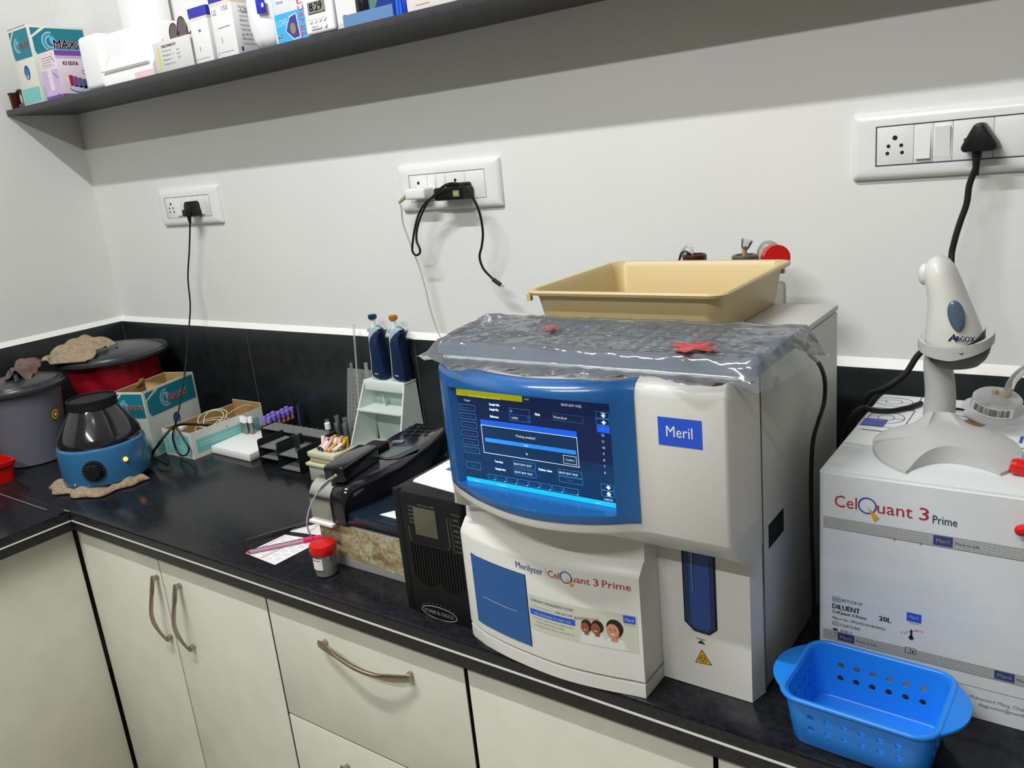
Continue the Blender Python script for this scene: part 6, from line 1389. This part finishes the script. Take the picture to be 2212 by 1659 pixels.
# blue pack
LBP = mat('sky_blue_pack', rgb(60, 170, 228), .4); t = carton('blue_pack', 1.127, 1.232, -.183, -.120, Z, .105, 'light blue and white pack with pink side lettering behind the small timer', mat('pack_white', rgb(214, 216, 222), .45))
f = Flat((1.127, -.183, Z), (1, 0, 0), (0, 0, 1)).start(LBP); f.rect(.004, .001, .105, .052, LBP); f.rect(0, 0, .004, .105, SWL); f.text('HP', .006, .006, .010, WC2, .014, 2, bold=.0005); f.text('LOVE', .008, .03, .012, SWL, .03, 2)
f.poly([(.030, .020), (.045, .044), (.066, .048), (.070, .004), (.050, .002)], WC2, 2); f.poly([(.032, .020), (.046, .042), (.064, .046), (.068, .006), (.051, .004)], mat('indigo_print', rgb(62, 58, 140), .5), 3); f.ell(.052, .022, .008, .010, mat('olive_figure', rgb(140, 130, 90), .5), 4, 16)
for i, s_ in enumerate(('P', 'E', 'T', 'A', 'U', 'L', 'L', 'H')): f.text(s_, .072, .004+.0115*i, .008, mat('pink_letter', rgb(222, 74, 88), .5), .016, 3)
f.ring(.030, .085, .012, .006, .001, PRINTG, 2, 20, .3, 2.8); f.text('Gloves', .014, .070, .005, PRINTG, .02, 2); f.obj('front_print', t)
# timer
t = thing('digital_timer', (1.26, -.19, Z), 'white digital timer with grey display standing at the shelf edge', 'timer')
m = MB(WB); m.box(1.226, 1.303, -.196, -.184, Z, Z+.100, .005, seg=3); m.obj('case', t)
m = MB(mat('lcd_frame', rgb(30, 34, 34), .4)); f = Flat((0, -.1962, 0), (1, 0, 0), (0, 0, 1), .0002).start(mat('lcd_frame', (0, 0, 0))); a = f.at(660, 12); b_ = f.at(698, 33)
xl, xr_ = 1.2400, 1.2850; zl_, zh_ = f.at(664, 34)[1], f.at(662, 8)[1]
f.rect(xl, zl_, xr_, zh_, mat('lcd_frame', (0, 0, 0)), 1); f.rect(xl+.0015, zl_+.0015, xr_-.0005, zh_-.0012, mat('lcd_grey', rgb(132, 134, 122), .3), 2); f.text('8:29', xl+.005, zl_+.005, .0135, mat('lcd_digit', rgb(58, 66, 60), .4), .033, 3, bold=.0005); f.obj('display', t)
m = MB(WB)
zr = zl_-.010
for i in range(4): m.cyl((1.2445+.0120*i, -.1955, zr), (1.2445+.0120*i, -.1985, zr), .0044, n=18)
m.cyl((1.281, -.1955, zr-.012), (1.281, -.1985, zr-.012), .0044, n=18); m.box(1.243, 1.271, -.1985, -.1955, zr-.0165, zr-.0075, .0014); m.obj('buttons', t)
f = Flat((0, -.1987, 0), (1, 0, 0), (0, 0, 1), .0002).start(PRINTG); f.text('MEMORY', 1.2475, zr-.0140, .0034, PRINTG, .018, 1)
for i, s_ in enumerate(('HR', 'MIN', 'SEC', 'S/S')): f.text(s_, 1.2420+.0120*i, zr-.001, .0022, PRINTG, .005, 1)
f.obj('button_print', t)
# clear blue trays with bottles
CB = sheet_mat('clear_blue', (.20, .42, .80), .55, .1, .1, 30)
t = thing('clear_blue_tray', (1.38, -.13, Z), 'open clear blue plastic tray with a sloped side at the shelf edge', 'tray')
m = MB(CB)
m.prism([(1.318, -.186), (1.440, -.186), (1.440, -.060), (1.318, -.060)], Z, Z+.002)
m.box(1.318, 1.440, -.188, -.186, Z, Z+.020); m.box(1.318, 1.320, -.186, -.060, Z, Z+.022); m.box(1.318, 1.440, -.062, -.060, Z, Z+.030); m.obj('tray_walls', t)
m = MB(mat('deep_clear_blue', rgb(22, 48, 130), .2)); Mx2 = Matrix(((1, 0, 0, 0), (0, 0, 1, -.187), (0, 1, 0, Z), (0, 0, 0, 1)))
m.prism([(1.398, .0), (1.444, 0), (1.444, .060), (1.414, .042), (1.398, .020)], 0, .003, Mx2); m.obj('sloped_wall', t)
m = MB(mat('tray_blue', rgb(30, 96, 220), .3)); m.box(1.446, 1.453, -.187, -.10, Z, Z+.06); m.box(1.4545, 1.460, -.187, -.10, Z, Z+.06); tag(m.obj('blue_divider'), 'bright blue upright divider between the clear tray and the white carton', 'divider')
for x, lb in ((1.338, 'black bottle in the clear blue tray, nearest the timer'), (1.372, 'black bottle with a green label in the clear blue tray')):
    t = thing('black_bottle', (x, -.15, Z+.0022), lb, 'bottle'); MB(BLACKG).lathe([(.0145, 0), (.0155, .003), (.0155, .06), (.008, .075), (.008, .085)], 28, c=(x, -.150, Z+.0022)).obj('body', t)
    if x > 1.35: MB(mat('green_label', rgb(90, 124, 108), .5)).lathe([(.0158, .012), (.0158, .055)], 28, c=(x, -.150, Z+.0022)).obj('label', t); MB(mat('cyan_edge', rgb(40, 160, 190), .5)).add([(x+.0162*cos(radians(a)), -.150+.0162*sin(radians(a)), Z+z) for z in (.014, .055) for a in (-130, -115)], [(0, 1, 3, 2)]).obj('label_edge', t)
    else: MB(BLACKM).cyl((x, -.15, Z+.085), (x, -.15, Z+.10), .009).obj('cap', t)
t = thing('white_cup', (1.316, -.11, Z), 'white paper cup with a dark curved mark behind the timer', 'cup'); MB(WB).lathe([(.010, 0), (.014, .07), (.013, .07), (.010, .002)], 28, c=(1.305, -.10, Z)).obj('cup_body', t)
t = carton('blue_small_box', 1.4615, 1.470, -.187, -.15, Z, .022, 'narrow dark blue box between the divider and the white carton', NBS)
t = carton('white_carton', 1.472, 1.62, -.187, -.11, Z, .09, 'white printed carton at the right end of the shelf goods', mat('white_box_card', rgb(224, 222, 216), .5))
f = Flat((1.472, -.187, Z), (1, 0, 0), (0, 0, 1)).start(PRINTG); f.line([(.02, .008), (.05, .008)], .001, mat('orange_print', (0, 0, 0))); f.text('Store at 2-8 C', .045, .016, .004, PRINTG, .04, 2); f.text('Batch 19/07', .05, .024, .004, PRINTG, .03, 2); f.frame(.04, .014, .09, .03, .0004, PRINTG, 2); f.obj('front_print', t)
# hanging thing left wall edge? power indicator reflections are left to the renderer
